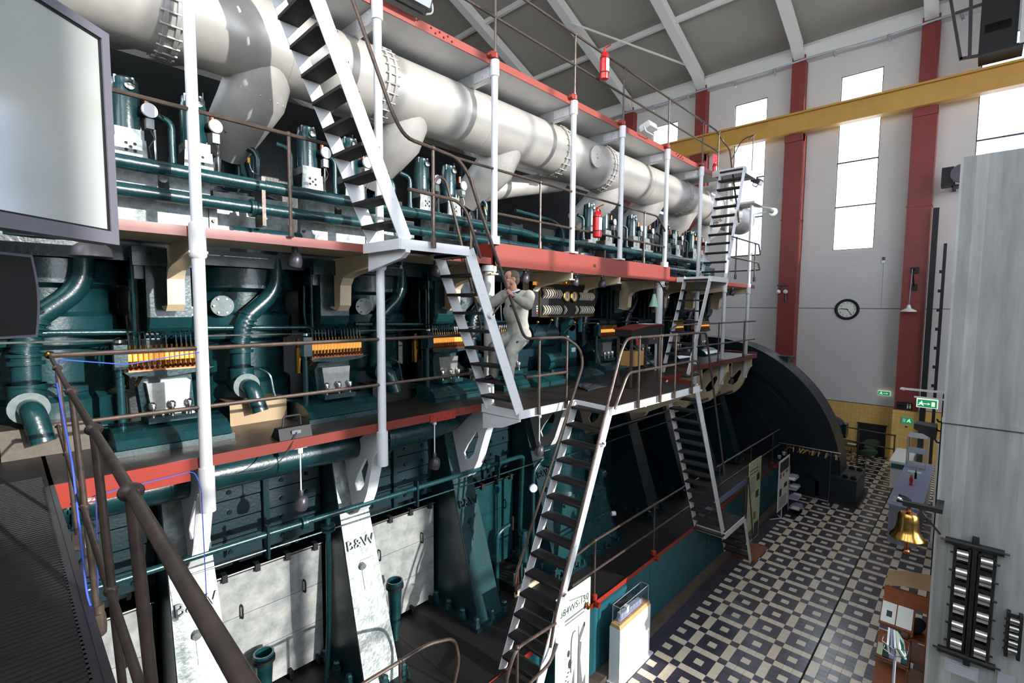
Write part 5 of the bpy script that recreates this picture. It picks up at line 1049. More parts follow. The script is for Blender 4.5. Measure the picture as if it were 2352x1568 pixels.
# ================================================================ lamps, extinguishers and small gear on the galleries
def gallery_lamp(x, y, ztop, zb, label, stem='white_paint'):
    t = thing('gallery_lamp', label, 'lamp', (x, y, ztop), 'lamps under the galleries')
    MB().box(x-0.07, x+0.07, y-0.03, y+0.03, ztop-0.012, ztop).lathe([(0.03, -0.07), (0.03, -0.012)], (x, y, ztop), n=10).build('ceiling_base', stem, t)
    if ztop-zb > 0.3: MB().cyl((x, y, zb+0.12), (x, y, ztop-0.06), 0.008, 8).build('stem', stem, t)
    MB().lathe([(0.024, 0.10), (0.028, 0.16), (0.022, 0.17)] if ztop-zb > 0.3 else [(0.03, 0.08), (0.034, 0.16), (0.03, 0.17)], (x, y, zb), n=12).build('lamp_socket', 'lamp_grey', t)
    MB().lathe([(0.02, 0.11), (0.05, 0.09), (0.072, 0.04), (0.078, -0.01), (0.07, -0.05), (0.062, -0.055), (0.05, -0.03)], (x, y, zb), (0.15, -0.2, 1), 16).build('lamp_shade', 'lamp_grey', t)
for a in ((2.34, 5.62, 7.11, 6.93, 'dark dish lamp under the middle gallery between the first two white posts'), (4.32, 5.62, 7.11, 6.92, 'dark dish lamp under the middle gallery behind the climbed ladder top'), (6.1, 5.52, 7.06, 6.9, 'dark dish lamp under the red girder beside the head of the climbing person'), (7.5, 5.52, 7.06, 6.9, 'dark dish lamp hanging over the gauge board middle'), (8.42, 5.52, 7.06, 6.9, 'dark dish lamp hanging over the gauge board end nearest the writing desk'), (11.2, 5.52, 7.06, 6.9, 'dark dish lamp beyond the end of the deep red girder'), (15.6, 5.52, 7.06, 6.88, 'dark dish lamp under the far end of the middle gallery'),
          (2.28, 5.47, 4.85, 4.18, 'dark dish lamp on a white stem under the lower gallery between two brackets'), (4.17, 5.47, 4.85, 4.2, 'dark dish lamp on a white stem beside the ladder landing bracket'), (5.55, 4.7, 4.85, 4.25, 'dark dish lamp on a white stem under the ladder landing'), (0.42, 5.36, 4.80, 4.22, 'dark dish lamp under the red corner of the lower gallery'), (15.2, 5.3, 4.83, 4.2, 'dark dish lamp on a white stem at the far gallery end')):
    gallery_lamp(*a)
dl = thing('dome_lamp', 'black dome lamp hanging directly under the flat screen', 'lamp', (0.52, 5.0, 7.1))
MB().lathe([(0.0, 0.07), (0.06, 0.065), (0.12, 0.02), (0.14, -0.05), (0.13, -0.055), (0.11, 0.0)], (0.52, 5.0, 6.86), n=20).build('lamp_shade', 'lamp_grey', dl); MB().cyl((0.52, 5.0, 6.94), (0.52, 5.45, 7.1), 0.012, 8).build('lamp_arm', 'lamp_grey', dl)
def extinguisher(x, y, z, label, sc=1.0):
    t = thing('fire_extinguisher', label, 'fire extinguisher', (x, y, z))
    MB().lathe([(0.06*sc, 0), (0.08*sc, 0.01*sc), (0.083*sc, 0.03*sc), (0.083*sc, 0.40*sc), (0.065*sc, 0.46*sc), (0.028*sc, 0.49*sc), (0.028*sc, 0.52*sc)], (x, y, z), n=22).build('cylinder', 'extinguisher', t)
    MB().lathe([(0.0845*sc, 0.13*sc), (0.0845*sc, 0.36*sc)], (x, y, z), n=22, cap=False).build('label_sleeve', 'extinguisher', t)
    pp = MB(); rr = 0.086*sc
    for q in range(5):
        a0 = -2.2+0.2*q; a1 = a0+0.2; pp.add([(x+rr*math.cos(a0), y+rr*math.sin(a0), z+0.14*sc), (x+rr*math.cos(a1), y+rr*math.sin(a1), z+0.14*sc), (x+rr*math.cos(a1), y+rr*math.sin(a1), z+0.36*sc), (x+rr*math.cos(a0), y+rr*math.sin(a0), z+0.36*sc)], [(0, 1, 2, 3)])
    pp.build('label_sticker', 'paper', t, fix=False)
    MB().box(x-0.02*sc, x+0.02*sc, y-0.02*sc, y+0.02*sc, z+0.52*sc, z+0.56*sc).bar((x, y, z+0.56*sc), (x+0.02*sc, y-0.12*sc, z+0.60*sc), 0.025*sc, 0.012*sc).build('valve_handle', 'red_plastic', t, False)
    MB().tube(fil([(x+0.02*sc, y, z+0.54*sc), (x+0.11*sc, y, z+0.5*sc), (x+0.105*sc, y, z+0.1*sc)], 0.08*sc), 0.011*sc, 8).build('hose', 'black', t)
    for q in (0.12, 0.38): MB().lathe([(0.084*sc, q*sc-0.008), (0.088*sc, q*sc-0.008), (0.088*sc, q*sc+0.008), (0.084*sc, q*sc+0.008)], (x, y, z), n=20, cap=False).build('strap', 'black', t)
extinguisher(7.93, 5.24, 10.63, 'red fire extinguisher hung high on the top catwalk railing'); extinguisher(7.80, 5.245, 7.74, 'red fire extinguisher hung on the railing above the deep red girder'); extinguisher(14.0, 5.55, 10.1, 'small red fire extinguisher standing on the far end of the top catwalk', 0.75)
MB().box(14.02, 14.36, 5.62, 5.63, 10.5, 10.75).cyl((14.19, 5.64, 10.1), (14.19, 5.64, 10.7), 0.012, 8).build('extinguisher_sign', 'extinguisher', None, False); tag(bpy.data.objects['extinguisher_sign'], 'red extinguisher sign panel above the small far extinguisher', 'sign')
def floodlight(x, y, z, label, m, w=0.4, tilt=0.5):
    t = thing('floodlight', label, 'floodlight', (x, y, z))
    M = Matrix.Translation((x, y, z)) @ Matrix.Rotation(tilt, 4, 'X')
    MB().box(-w/2, w/2, -0.12, 0.12, 0.05, 0.17).xf(M).build('housing', m, t, False); MB().box(-w/2+0.02, w/2-0.02, -0.128, -0.12, 0.06, 0.16).xf(M).build('lens', 'counter_grey', t, False)
    for q in range(9): MB().box(-w/2+0.03+(w-0.06)*q/8-0.004, -w/2+0.03+(w-0.06)*q/8+0.004, -0.11, 0.11, 0.17, 0.195).xf(M).build('cooling_fin', m, t, False)
    MB().tube(fil([(-w/2-0.02, 0, 0.1), (-w/2-0.02, 0, -0.02), (w/2+0.02, 0, -0.02), (w/2+0.02, 0, 0.1)], 0.03), 0.012, 6).xf(M).build('yoke', m, t)
    MB().tube(fil([(x+w/2, y+0.05, z+0.16), (x+w/2+0.12, y, z+0.2), (x+w/2+0.14, y, z+0.05), (x+w/2+0.02, y+0.02, z)], 0.06), 0.012, 6).build('cable', 'grey_white', t)
floodlight(3.62, 5.28, 10.14, 'dark finned floodlight on the top catwalk edge near the upper ladder', 'lamp_grey', 0.55); floodlight(9.72, 5.25, 10.14, 'white floodlight on the red edge of the top catwalk', 'grey_white', 0.34, -0.35); floodlight(14.7, 4.7, 9.85, 'dark floodlight on the far end of the top catwalk', 'lamp_grey', 0.3)
sp_ = thing('work_spotlight', 'black work spotlight with handle standing on the lower gallery deck', 'spotlight', (2.25, 5.58, G1))
MB().prism([(5.46, G1+0.005), (5.50, G1+0.13), (5.60, G1+0.13), (5.72, G1+0.005)], 'YZ', 2.06, 2.42).build('housing', 'black', sp_, False); MB().box(2.19, 2.29, 5.455, 5.5, G1+0.06, G1+0.10).build('terminal_box', 'bezel', sp_, False)
MB().tube(fil([(2.14, 5.58, G1+0.12), (2.16, 5.60, G1+0.24), (2.34, 5.60, G1+0.24), (2.34, 5.58, G1+0.12)], 0.02), 0.012, 6).build('handle', 'black', sp_)
cbl = MB().tube(fil([(2.24, 5.45, G1+0.08), (2.1, 5.36, G1-0.12), (1.9, 5.36, G1-0.25), (1.4, 5.36, G1-0.2)], 0.1, 5), 0.006, 6).build('power_cable', 'steel_dark', None); tag(cbl, 'thin dark cable drooping from the black work spotlight over the red edge', 'cable')
bc = MB().tube(fil([(1.35, 5.34, 6.0), (1.1, 5.34, 5.97), (0.75, 5.34, 5.92), (0.32, 5.3, 6.0), (0.24, 4.4, 5.97), (0.23, 3.4, 5.6), (0.235, 3.1, 5.0), (0.27, 3.1, 4.85), (0.5, 5.36, 4.82), (1.22, 5.35, 4.86), (1.26, 5.3, 4.7), (1.27, 5.3, 3.4)], 0.06, 4), 0.005, 6).build('blue_cable', 'blue_cable', None); tag(bc, 'thin blue cable running along the railing and down the first bracket', 'cable')
bu = MB().lathe([(0.0, 0.05), (0.02, 0.045), (0.022, 0.0), (0.035, -0.04), (0.025, -0.07), (0, -0.08)], (1.27, 5.3, 3.36), n=12).build('cable_bulb', 'lamp_grey', None); tag(bu, 'small pendant bulb at the lower end of the thin blue cable', 'bulb')
# rag on the deck, writing desk, carton, gloves, reading lamp
rg_ = MB(); NX, NY = 26, 14; vv = []; ff = []
for j in range(NY):
    for i in range(NX):
        fx_ = i/(NX-1); fy_ = j/(NY-1); rr = 0.85+0.15*math.sin(7*fx_+5*fy_)
        vv.append((7.15+1.25*fx_+0.25*fy_, 4.95+0.62*(fy_-0.5)*rr+0.25+0.1*math.sin(6*fx_), G1+0.012+0.03*abs(math.sin(9*fx_+4*math.sin(5*fy_)))*math.sin(PI*fy_)))
for j in range(NY-1):
    for i in range(NX-1): ff.append((j*NX+i, j*NX+i+1, (j+1)*NX+i+1, (j+1)*NX+i))
ro = rg_.add(vv, ff).build('floor_rag', 'cloth_dark', None, fix=False); tag(ro, 'crumpled dark grey rag spread on the landing deck', 'rag'); sol = ro.modifiers.new('t', 'SOLIDIFY'); sol.thickness = 0.006
dk = thing('writing_desk', 'dark standing desk with sloping red-edged lid on the ladder landing', 'desk', (8.85, 4.75, G1))
MB().prism([(8.05, 6.02), (8.75, 6.09), (9.25, 6.09), (9.25, 5.90), (8.05, 5.90)], 'XZ', 4.62, 4.97).build('desk_box', 'black', dk, False); MB().prism([(8.03, 6.022), (8.75, 6.094), (9.27, 6.094), (9.27, 6.112), (8.75, 6.112), (8.03, 6.04)], 'XZ', 4.60, 4.99).build('lid', 'dark_red', dk, False); MB().box(9.25, 9.28, 4.60, 4.99, 6.07, 6.115).build('lid_edge', 'red_trim', dk, False); MB().prism([(8.03, 6.022), (8.75, 6.094), (9.27, 6.094), (9.27, 6.114), (8.75, 6.114), (8.03, 6.042)], 'XZ', 4.585, 4.60).build('lid_edge', 'red_trim', dk, False)
MB().box(8.75, 9.2, 4.64, 4.93, 5.72, 5.90).build('drawer', 'lamp_grey', dk, False); MB().sphere((8.95, 4.63, 5.82), 0.014, 8, 6).build('knob', 'steel', dk)
for x in (8.12, 9.18):
    for y in (4.65, 4.93): MB().box(x-0.02, x+0.02, y-0.02, y+0.02, G1, 5.9).build('leg', 'rail', dk, False)
MB().bar((8.14, 4.65, 5.75), (9.16, 4.65, 5.2), 0.025, 0.025).build('brace', 'rail', dk, False); MB().bar((8.14, 4.9, 5.75), (9.16, 4.9, 5.2), 0.025, 0.025).build('brace', 'rail', dk, False)
op = MB().box(8.8, 9.05, 4.66, 4.9, 6.1145, 6.12).build('open_notebook', 'paper', None, False); tag(op, 'white paper notebook lying on the red-edged desk', 'notebook')
bx_ = MB().box(8.16, 8.50, 4.60, 4.63, 5.36, 5.62).box(8.16, 8.19, 4.63, 4.9, 5.36, 5.62).box(8.47, 8.50, 4.63, 4.9, 5.36, 5.62).box(8.16, 8.50, 4.60, 4.9, 5.34, 5.36).build('carton_tray', 'box_carton', dk, False)
gl_ = MB(); 
for q in range(5): gl_.tube(fil([(8.18+0.035*q, 4.60, 5.9), (8.19+0.035*q, 4.58, 5.80), (8.20+0.03*q, 4.58, 5.74)], 0.03), 0.009, 6)
tag(gl_.build('work_gloves', 'red_plastic', None), 'red work gloves hanging below the dark standing desk', 'gloves')
dsl = thing('enamel_lamp', 'pale green enamel lamp on a thin gooseneck beside the far lower post', 'lamp', (10.0, 5.2, 6.6))
MB().lathe([(0.03, 0.16), (0.04, 0.1), (0.11, -0.12), (0.10, -0.12), (0.03, 0.08)], (10.0, 5.2, 6.58), n=18).build('lamp_shade', 'lamp_green', dsl); MB().lathe([(0.035, 0.16), (0.035, 0.28)], (10.0, 5.2, 6.58), n=12).build('lamp_socket', 'black', dsl); MB().tube(fil([(10.0, 5.2, 6.84), (10.02, 5.2, 7.0), (10.2, 5.2, 7.02), (10.45, 5.2, 6.85), (10.5, 5.2, 6.0), (10.5, 5.2, G1)], 0.12), 0.012, 8).build('gooseneck', 'black', dsl)
fl_ = thing('outrigger_lamp', 'white bulb lamp on an arm beyond the far end of the exhaust duct', 'lamp', (17.8, 5.4, 9.7))
MB().cyl((16.65, 5.38, 9.66), (18.0, 5.2, 9.78), 0.025, 8).cyl((16.65, 5.38, 9.4), (17.7, 5.25, 9.62), 0.02, 8).build('arm', 'grey_white', fl_); MB().sphere((18.05, 5.15, 9.66), 0.13, 14, 10).build('bulb', 'sign_lit', fl_); MB().cyl((17.75, 5.2, 9.66), (17.95, 5.16, 9.66), 0.07, 12).build('lamp_socket', 'counter_grey', fl_)
# ================================================================ things on the tiled floor
po = thing('engine_banner', 'tall mint banner with engine drawing headed 884WS-150 beside the lower ladder', 'banner', (5.85, 4.26, 0))
MB().box(5.42, 6.30, 4.235, 4.247, 0.02, 2.17).build('panel', 'mint', po, False)
XA, YA = (1, 0, 0), (0, 0, 1)
def on_face(o, x, y, z): return frame((x, y, z), XA, YA)
text_mb('884WS-150', 0.155, 0.001).xf(frame((5.88, 4.233, 1.88), XA, YA)).build('heading', 'print_dark', po, False)
for q, (w_, z, h_) in enumerate(((0.56, 1.72, 0.028), (0.50, 1.665, 0.018))): MB().box(5.64, 5.64+w_, 4.2325, 4.235, z, z+h_).build('print_line', 'print_grey', po, False)
def ellip(cx, cz, rx, rz, y, name, m, n=20): return MB().prism([(cx+rx*math.cos(2*PI*q/n), cz+rz*math.sin(2*PI*q/n)) for q in range(n)], 'XZ', y, y+0.002).build(name, m, po, False)
MB().box(5.62, 6.20, 4.2335, 4.2352, 0.22, 1.55).build('drawing_ground', 'mint', po, False)
MB().prism([(6.0, 1.25), (6.08, 1.2), (6.05, 0.95), (6.10, 0.62), (6.14, 0.4), (5.78, 0.4), (5.84, 0.7), (5.92, 0.95)], 'XZ', 4.2325, 4.234).build('engine_frame_print', 'print_grey', po, False)
MB().box(5.90, 5.97, 4.231, 4.233, 0.45, 1.55).build('cylinder_print', 'paper', po, False); MB().box(5.985, 6.0, 4.231, 4.233, 0.45, 1.5).build('cylinder_print', 'print_dark', po, False)
MB().prism([(5.98, 1.32), (6.12, 1.48), (6.17, 1.44), (6.02, 1.22)], 'XZ', 4.230, 4.232).build('duct_print', 'print_grey', po, False)
ellip(5.74, 1.18, 0.035, 0.055, 4.231, 'manifold_print', 'print_dark'); ellip(5.78, 1.0, 0.05, 0.075, 4.231, 'manifold_print', 'print_dark'); ellip(6.14, 1.46, 0.025, 0.04, 4.2295, 'duct_mouth_print', 'print_dark'); ellip(5.92, 0.34, 0.13, 0.10, 4.231, 'crankcase_print', 'print_dark'); ellip(5.92, 0.36, 0.10, 0.08, 4.2300, 'crankcase_light_print', 'paper')
MB().prism([(5.62, 0.22), (6.20, 0.22), (6.20, 0.62), (6.05, 0.40), (5.72, 0.30)], 'XZ', 4.2318, 4.2333).build('shadow_print', 'print_grey', po, False)
MB().tube(fil([(5.80, 4.231, 0.85), (5.80, 4.231, 1.35), (5.84, 4.231, 1.47), (5.90, 4.231, 1.47)], 0.06), 0.012, 6).build('pipe_print', 'print_grey', po)
for q in range(6): MB().box(5.66+0.03*(q % 3), 5.70+0.03*(q % 3), 4.2305, 4.2325, 0.62+0.05*q, 0.64+0.05*q).build('gallery_print', 'print_dark', po, False)
MB().bar((5.5, 4.2, 0.01), (5.5, 4.26, 0.01), 0.05, 0.02).bar((6.2, 4.2, 0.01), (6.2, 4.26, 0.01), 0.05, 0.02).build('foot', 'counter_grey', po, False)
db = thing('drop_bulb', 'small bulb on a thin wire hanging in front of the mint engine banner', 'bulb', (6.17, 4.19, 1.78))
MB().tube(fil([(5.7, 4.2, 2.05), (6.05, 4.2, 1.98), (6.17, 4.19, 1.92), (6.17, 4.19, 1.82)], 0.05), 0.004, 6).build('wire', 'steel_dark', db); MB().lathe([(0.015, 0.06), (0.035, 0.03), (0.04, 0.0), (0.03, -0.04), (0, -0.05)], (6.17, 4.19, 1.76), n=12).build('bulb', 'copper', db)
# pedestal, ship model and acrylic case
pd = thing('display_pedestal', 'white display pedestal on the tiles in the sunlight', 'pedestal', (7.5, 4.18, 0))
MB().box(6.98, 8.04, 4.08, 4.285, 0.03, 0.995).build('body', 'white_paint', pd, False); MB().box(6.93, 8.14, 4.05, 4.295, 0, 0.03).build('plinth', 'white_paint', pd, False)
cs = thing('showcase', 'clear acrylic case on a wooden base on top of the white pedestal', 'showcase', (7.5, 4.18, 0.995))
MB().prism([(4.085, 0.995), (4.105, 1.06), (4.265, 1.06), (4.28, 0.995)], 'YZ', 6.99, 8.03).build('wooden_base', 'wood_light', cs, False)
for a in ((7.02, 8.0, 4.112, 4.116, 1.06, 1.36), (7.02, 8.0, 4.254, 4.258, 1.06, 1.36), (7.02, 7.024, 4.116, 4.254, 1.06, 1.36), (7.996, 8.0, 4.116, 4.254, 1.06, 1.36), (7.02, 8.0, 4.112, 4.258, 1.36, 1.364)): MB().box(*a).build('pane', 'pane_glass', cs, False)
ed = MB()
for (x, y) in ((7.02, 4.112), (8.0, 4.112), (7.02, 4.258), (8.0, 4.258)): ed.box(x-0.004, x+0.004, y-0.004, y+0.004, 1.06, 1.366)
for z in (1.364,): 
    for y in (4.112, 4.258): ed.box(7.02, 8.0, y-0.004, y+0.004, z-0.004, z+0.004)
    for x in (7.02, 8.0): ed.box(x-0.004, x+0.004, 4.112, 4.258, z-0.004, z+0.004)
ed.build('edge_seam', 'counter_grey', cs, False)
shp = thing('ship_model', 'container ship model with blue hull inside the acrylic case', 'ship model', (7.5, 4.185, 1.07))
MB().prism([(7.10, 4.145), (7.08, 4.185), (7.10, 4.225), (7.80, 4.225), (7.92, 4.185), (7.80, 4.145)], 'XY', 1.075, 1.115).build('hull', 'counter_top', shp, False); MB().prism([(7.12, 4.15), (7.10, 4.185), (7.12, 4.22), (7.80, 4.22), (7.90, 4.185), (7.80, 4.15)], 'XY', 1.062, 1.076).build('boot_topping', 'red_plastic', shp, False)
for q in range(7):
    if q == 2: continue
    MB().box(7.11+0.1*q, 7.20+0.1*q, 4.148, 4.222, 1.116, 1.20-0.004*q).build('container_stack', 'counter_grey', shp, False)
MB().box(7.315, 7.40, 4.155, 4.215, 1.116, 1.23).box(7.34, 7.38, 4.145, 4.225, 1.225, 1.24).build('bridge_house', 'white_paint', shp, False)
# banners further along
ba = thing('history_banner', 'tall pale green banner with text and small photographs by the steps', 'banner', (14.1, 4.2, 0))
MB().box(13.62, 14.62, 4.19, 4.205, 0.02, 2.31).build('panel', 'pale_green', ba, False)
for q in range(2): MB().box(13.72, 14.35, 4.186, 4.19, 2.05-0.09*q, 2.07-0.09*q).build('heading_line', 'print_dark', ba, False)
for q in range(9): MB().box(13.72, 14.1+0.02*(q % 3), 4.186, 4.19, 1.84-0.05*q, 1.85-0.05*q).build('print_line', 'print_grey', ba, False)
for (x, z, w_, h_, m) in ((14.25, 1.68, 0.24, 0.2, 'copper'), (14.22, 1.2, 0.24, 0.2, 'print_dark'), (14.1, 0.62, 0.18, 0.2, 'wood'), (13.72, 0.1, 0.36, 0.28, 'teal'), (14.2, 0.06, 0.36, 0.42, 'print_dark')): MB().box(x, x+w_, 4.184, 4.19, z, z+h_).build('photo_print', m, ba, False)
b2 = thing('rollup_banner', 'white poster banner with photographs standing on a thin tripod', 'banner', (16.2, 4.05, 0))
MB().box(15.68, 16.78, 4.0, 4.015, 0.38, 1.92).build('panel', 'paper', b2, False)
MB().box(15.78, 16.66, 3.994, 4.0, 1.55, 1.86).build('photo_print', 'print_dark', b2, False)
for (x, z, w_, h_, m) in ((15.78, 1.38, 0.14, 0.14, 'red_plastic'), (16.4, 1.42, 0.2, 0.08, 'red_plastic'), (16.1, 1.38, 0.1, 0.1, 'print_dark'), (15.82, 0.82, 0.18, 0.22, 'print_dark'), (16.26, 1.0, 0.3, 0.12, 'print_dark')): MB().box(x, x+w_, 3.994, 4.0, z, z+h_).build('photo_print', m, b2, False)
for q in range(10): MB().box(15.8, 16.5+0.03*(q % 4), 3.994, 4.0, 0.46+0.032*q, 0.468+0.032*q).build('print_line', 'print_grey', b2, False)
MB().cyl((16.2, 4.02, 0.03), (16.2, 4.02, 1.9), 0.012, 8).build('pole', 'white_paint', b2); 
for (x, y) in ((15.95, 4.27), (16.2, 3.72), (16.5, 4.2)): MB().bar((16.2, 4.02, 0.05), (x, y, 0.012), 0.025, 0.02).build('leg', 'white_paint', b2, False)
bs = thing('brochure_stand', 'wire stand with four tiers of folded brochures behind the tripod banner', 'brochure stand', (17.0, 3.9, 0))
MB().cyl((17.05, 4.05, 0), (17.05, 4.05, 1.5), 0.015, 8).build('pole', 'counter_grey', bs); MB().box(16.8, 17.3, 3.7, 4.2, 0, 0.03).build('base', 'black', bs, False)
for q in range(4):
    z = 0.22+0.3*q; yy = 3.68+0.05*q
    MB().box(16.78, 17.3, yy, yy+0.3, z-0.02, z).build('tier', 'counter_grey', bs, False)
    for j in range(3):
        bro = MB().box(16.8+0.17*j, 16.95+0.17*j, yy+0.02, yy+0.22, z+0.001, z+0.03+0.012*j).build('brochure_pile', ('paper', 'counter_top', 'counter_grey')[(q+j) % 3], None, False); tag(bro, ('white', 'violet', 'grey')[(q+j) % 3] + ' brochure pile on the ' + ('lowest', 'second lowest', 'second highest', 'top')[q] + ' tier of the wire stand', 'brochures', 'brochure piles on the wire stand')
for x in (16.0, 16.5): 
    hk = MB().lathe([(0.035, 0), (0.045, 0.02), (0.05, 0.1)], (x, 4.1, 1.93), n=10).build('leaflet_holder', 'counter_top', bs)
# coat rack
rk = thing('coat_rack', 'chrome coat rack on castors in front of the generator', 'coat rack', (18.45, 3.85, 0))
MB().cyl((18.45, 2.95, 1.80), (18.45, 4.75, 1.80), 0.016, 10).build('top_bar', 'steel', rk)
for y in (3.22, 4.5): MB().cyl((18.45, y, 0.1), (18.45, y, 1.80), 0.014, 8).build('upright', 'steel', rk); MB().sphere((18.45, y, 0.05), 0.05, 10, 8).build('castor', 'counter_grey', rk); MB().cyl((18.25, y, 0.12), (18.65, y, 0.12), 0.014, 8).build('foot_bar', 'steel', rk)
MB().cyl((18.42, 3.22, 0.16), (18.42, 4.5, 0.16), 0.014, 8).cyl((18.50, 3.22, 0.12), (18.50, 4.5, 0.12), 0.014, 8).build('base_bar', 'steel', rk)
for q, y in enumerate((3.02, 3.06, 3.1, 3.3, 3.34, 3.55, 3.62, 3.70, 3.74, 3.84, 3.90, 4.02, 4.06, 4.12, 4.30, 4.42)):
    hg = MB(); a = random.uniform(-0.5, 0.5)
    hg.tube(fil([(0, 0, 0.02), (0.02, 0, 0.035), (0.035, 0, 0.02), (0.02, 0, -0.005), (0, 0, -0.02), (0, 0, -0.06)], 0.01), 0.004, 6); hg.prism([(0, -0.05), (0.05, -0.06), (0.22, -0.14), (0.21, -0.17), (0, -0.09), (-0.21, -0.17), (-0.22, -0.14), (-0.05, -0.06)], 'XZ', -0.012, 0.012)
    o = hg.build('coat_hanger', 'wood_light' if q % 3 else 'wood', None, False); o.location = (18.45, y, 1.78); o.rotation_euler = (0, 0, a); tag(o, ('pale' if q % 3 else 'dark') + ' wooden coat hanger on the chrome rack', 'coat hanger', 'wooden hangers on the chrome rack')
# counter along the aisle with things on it
mat('corrug_grey', (160, 164, 172), 0.45, 0.4)
ct = thing('counter', 'long grey counter with ribbed front and violet-grey top in the aisle', 'counter', (19.3, 1.2, 0))
MB().box(16.72, 21.9, 0.86, 1.48, 0.0, 1.07).build('carcass', 'corrug_grey', ct, False)
for a, b_ in ((16.66, 18.4), (18.4, 20.15), (20.15, 21.95)): MB().box(a, b_-0.006, 0.80, 1.54, 1.07, 1.11).build('top_slab', 'counter_top', ct, False)
rb = MB()
for q in range(22): rb.cyl((16.72, 0.88+0.0275*q, 0.06), (16.72, 0.88+0.0275*q, 1.06), 0.009, 6)
for q in range(90): rb.cyl((16.75+0.057*q, 1.48, 0.06), (16.75+0.057*q, 1.48, 1.06), 0.018, 6)
tag(rb.build('front_ribs', 'corrug_grey', ct), kind='stuff')
c2 = thing('white_counter', 'white display counter with blue label behind the long grey counter', 'counter', (22.9, 1.75, 0)); MB().box(22.05, 24.2, 1.50, 2.0, 0, 0.86).build('carcass', 'white_paint', c2, False); MB().box(22.0, 24.25, 1.46, 2.04, 0.86, 0.98).build('glazed_top', 'paper', c2, False); MB().box(21.995, 22.0, 1.52, 1.98, 0.72, 0.9).build('blue_label', 'blue_panel', c2, False)
vt = thing('glass_cabinet', 'tall glass cabinet standing on the far end of the grey counter', 'glass cabinet', (21.5, 1.2, 1.11))
for (x, y) in ((21.0, 1.0), (21.0, 1.5), (21.85, 1.0), (21.85, 1.5)): MB().box(x-0.012, x+0.012, y-0.012, y+0.012, 1.11, 2.15).build('corner_post', 'counter_grey', vt, False)
for z in (1.12, 1.62, 2.14): MB().box(20.99, 21.86, 0.99, 1.51, z, z+0.012).build('shelf', 'counter_grey', vt, False)
for a in ((20.995, 21.0, 1.0, 1.5, 1.12, 2.14), (21.0, 21.85, 1.5, 1.505, 1.12, 2.14)): MB().box(*a).build('pane', 'pane_glass', vt, False)
tag(MB().box(20.3, 20.55, 1.05, 1.4, 1.11, 1.14).build('leaflet_pile', 'mint', None, False), 'pale green leaflet pile on the grey counter by the glass cabinet', 'leaflets')
fg = thing('figurine', 'small red figurine standing on the grey counter', 'figurine', (18.9, 1.2, 1.11)); MB().lathe([(0.05, 0), (0.03, 0.06), (0.05, 0.16), (0.03, 0.24), (0.01, 0.26)], (18.9, 1.2, 1.11), n=10).build('body', 'red_plastic', fg); MB().sphere((18.9, 1.2, 1.40), 0.035, 10, 8).build('head', 'skin', fg)
tag(MB().lathe([(0.03, 0), (0.03, 0.18), (0.012, 0.22), (0.012, 0.28)], (19.7, 1.15, 1.11), n=12).build('dark_bottle', 'black_gloss', None), 'dark bottle standing on the grey counter near the figurine', 'bottle')
tr = thing('model_tray', 'jumble of dark model parts on the near end of the grey counter', 'model', (17.1, 1.25, 1.11)); MB().box(16.85, 17.4, 1.0, 1.45, 1.11, 1.13).build('tray', 'counter_grey', tr, False)
for q in range(9): MB().cyl((16.9+0.06*q, 1.05+0.04*(q % 5), 1.15), (16.95+0.05*q, 1.35-0.05*(q % 4), 1.16+0.02*(q % 3)), 0.03, 8).build('model_part', ('black', 'steel', 'lamp_grey')[q % 3], tr)
# back of the aisle
scn = MB().box(17.5, 17.56, 0.42, 0.62, 0.0, 2.9).build('white_screen', 'paper', None, False); tag(scn, 'narrow white screen standing behind the grey counter', 'screen')
ctn = thing('black_curtain', 'black curtain panel hanging behind the hanging bell', 'curtain', (14.5, 0.4, 0)); cp = [(14.2+0.03*math.sin(q*1.3), 0.285+0.012*q) for q in range(16)]; MB().prism(cp + [(x+0.03, y) for x, y in cp[::-1]], 'XY', 0.02, 4.6).build('drape', 'black', ctn, False)
trk = thing('door_track', 'tall black steel door track with pegs beside the red column', 'door track', (25.6, 1.36, 0)); MB().box(25.46, 25.62, 1.32, 1.50, 0, 10.4).build('track', 'black', trk, False); MB().box(25.5, 25.6, 1.02, 1.12, 0, 9.0).build('guide', 'black', trk, False)
for q in range(8): MB().box(25.48, 25.56, 1.12, 1.20, 2.6+0.75*q, 2.72+0.75*q).build('peg', 'black', trk, False)
htr = thing('wall_heater', 'dark fan heater with round grille mounted high above the concrete wall', 'heater', (20.0, 1.1, 11.4)); MB().box(25.0, 25.5, 0.95, 1.3, 11.1, 11.8).build('housing', 'black', htr, False); MB().lathe([(0.28, 0), (0.33, 0), (0.33, 0.12), (0.28, 0.12)], (25.0, 0.72, 11.5), (-1, 0, 0), 20).build('fan_ring', 'lamp_grey', htr); MB().box(25.0, 25.6, 0.3, 0.9, 11.05, 11.12).build('bracket', 'black', htr, False); MB().box(25.1, 25.5, 0.3, 0.5, 11.15, 11.75).build('motor_box', 'black', htr, False)
MB().box(25.1, 26.4, 0.9, 1.0, 11.1, 11.25).build('wall_arm', 'black', htr, False)
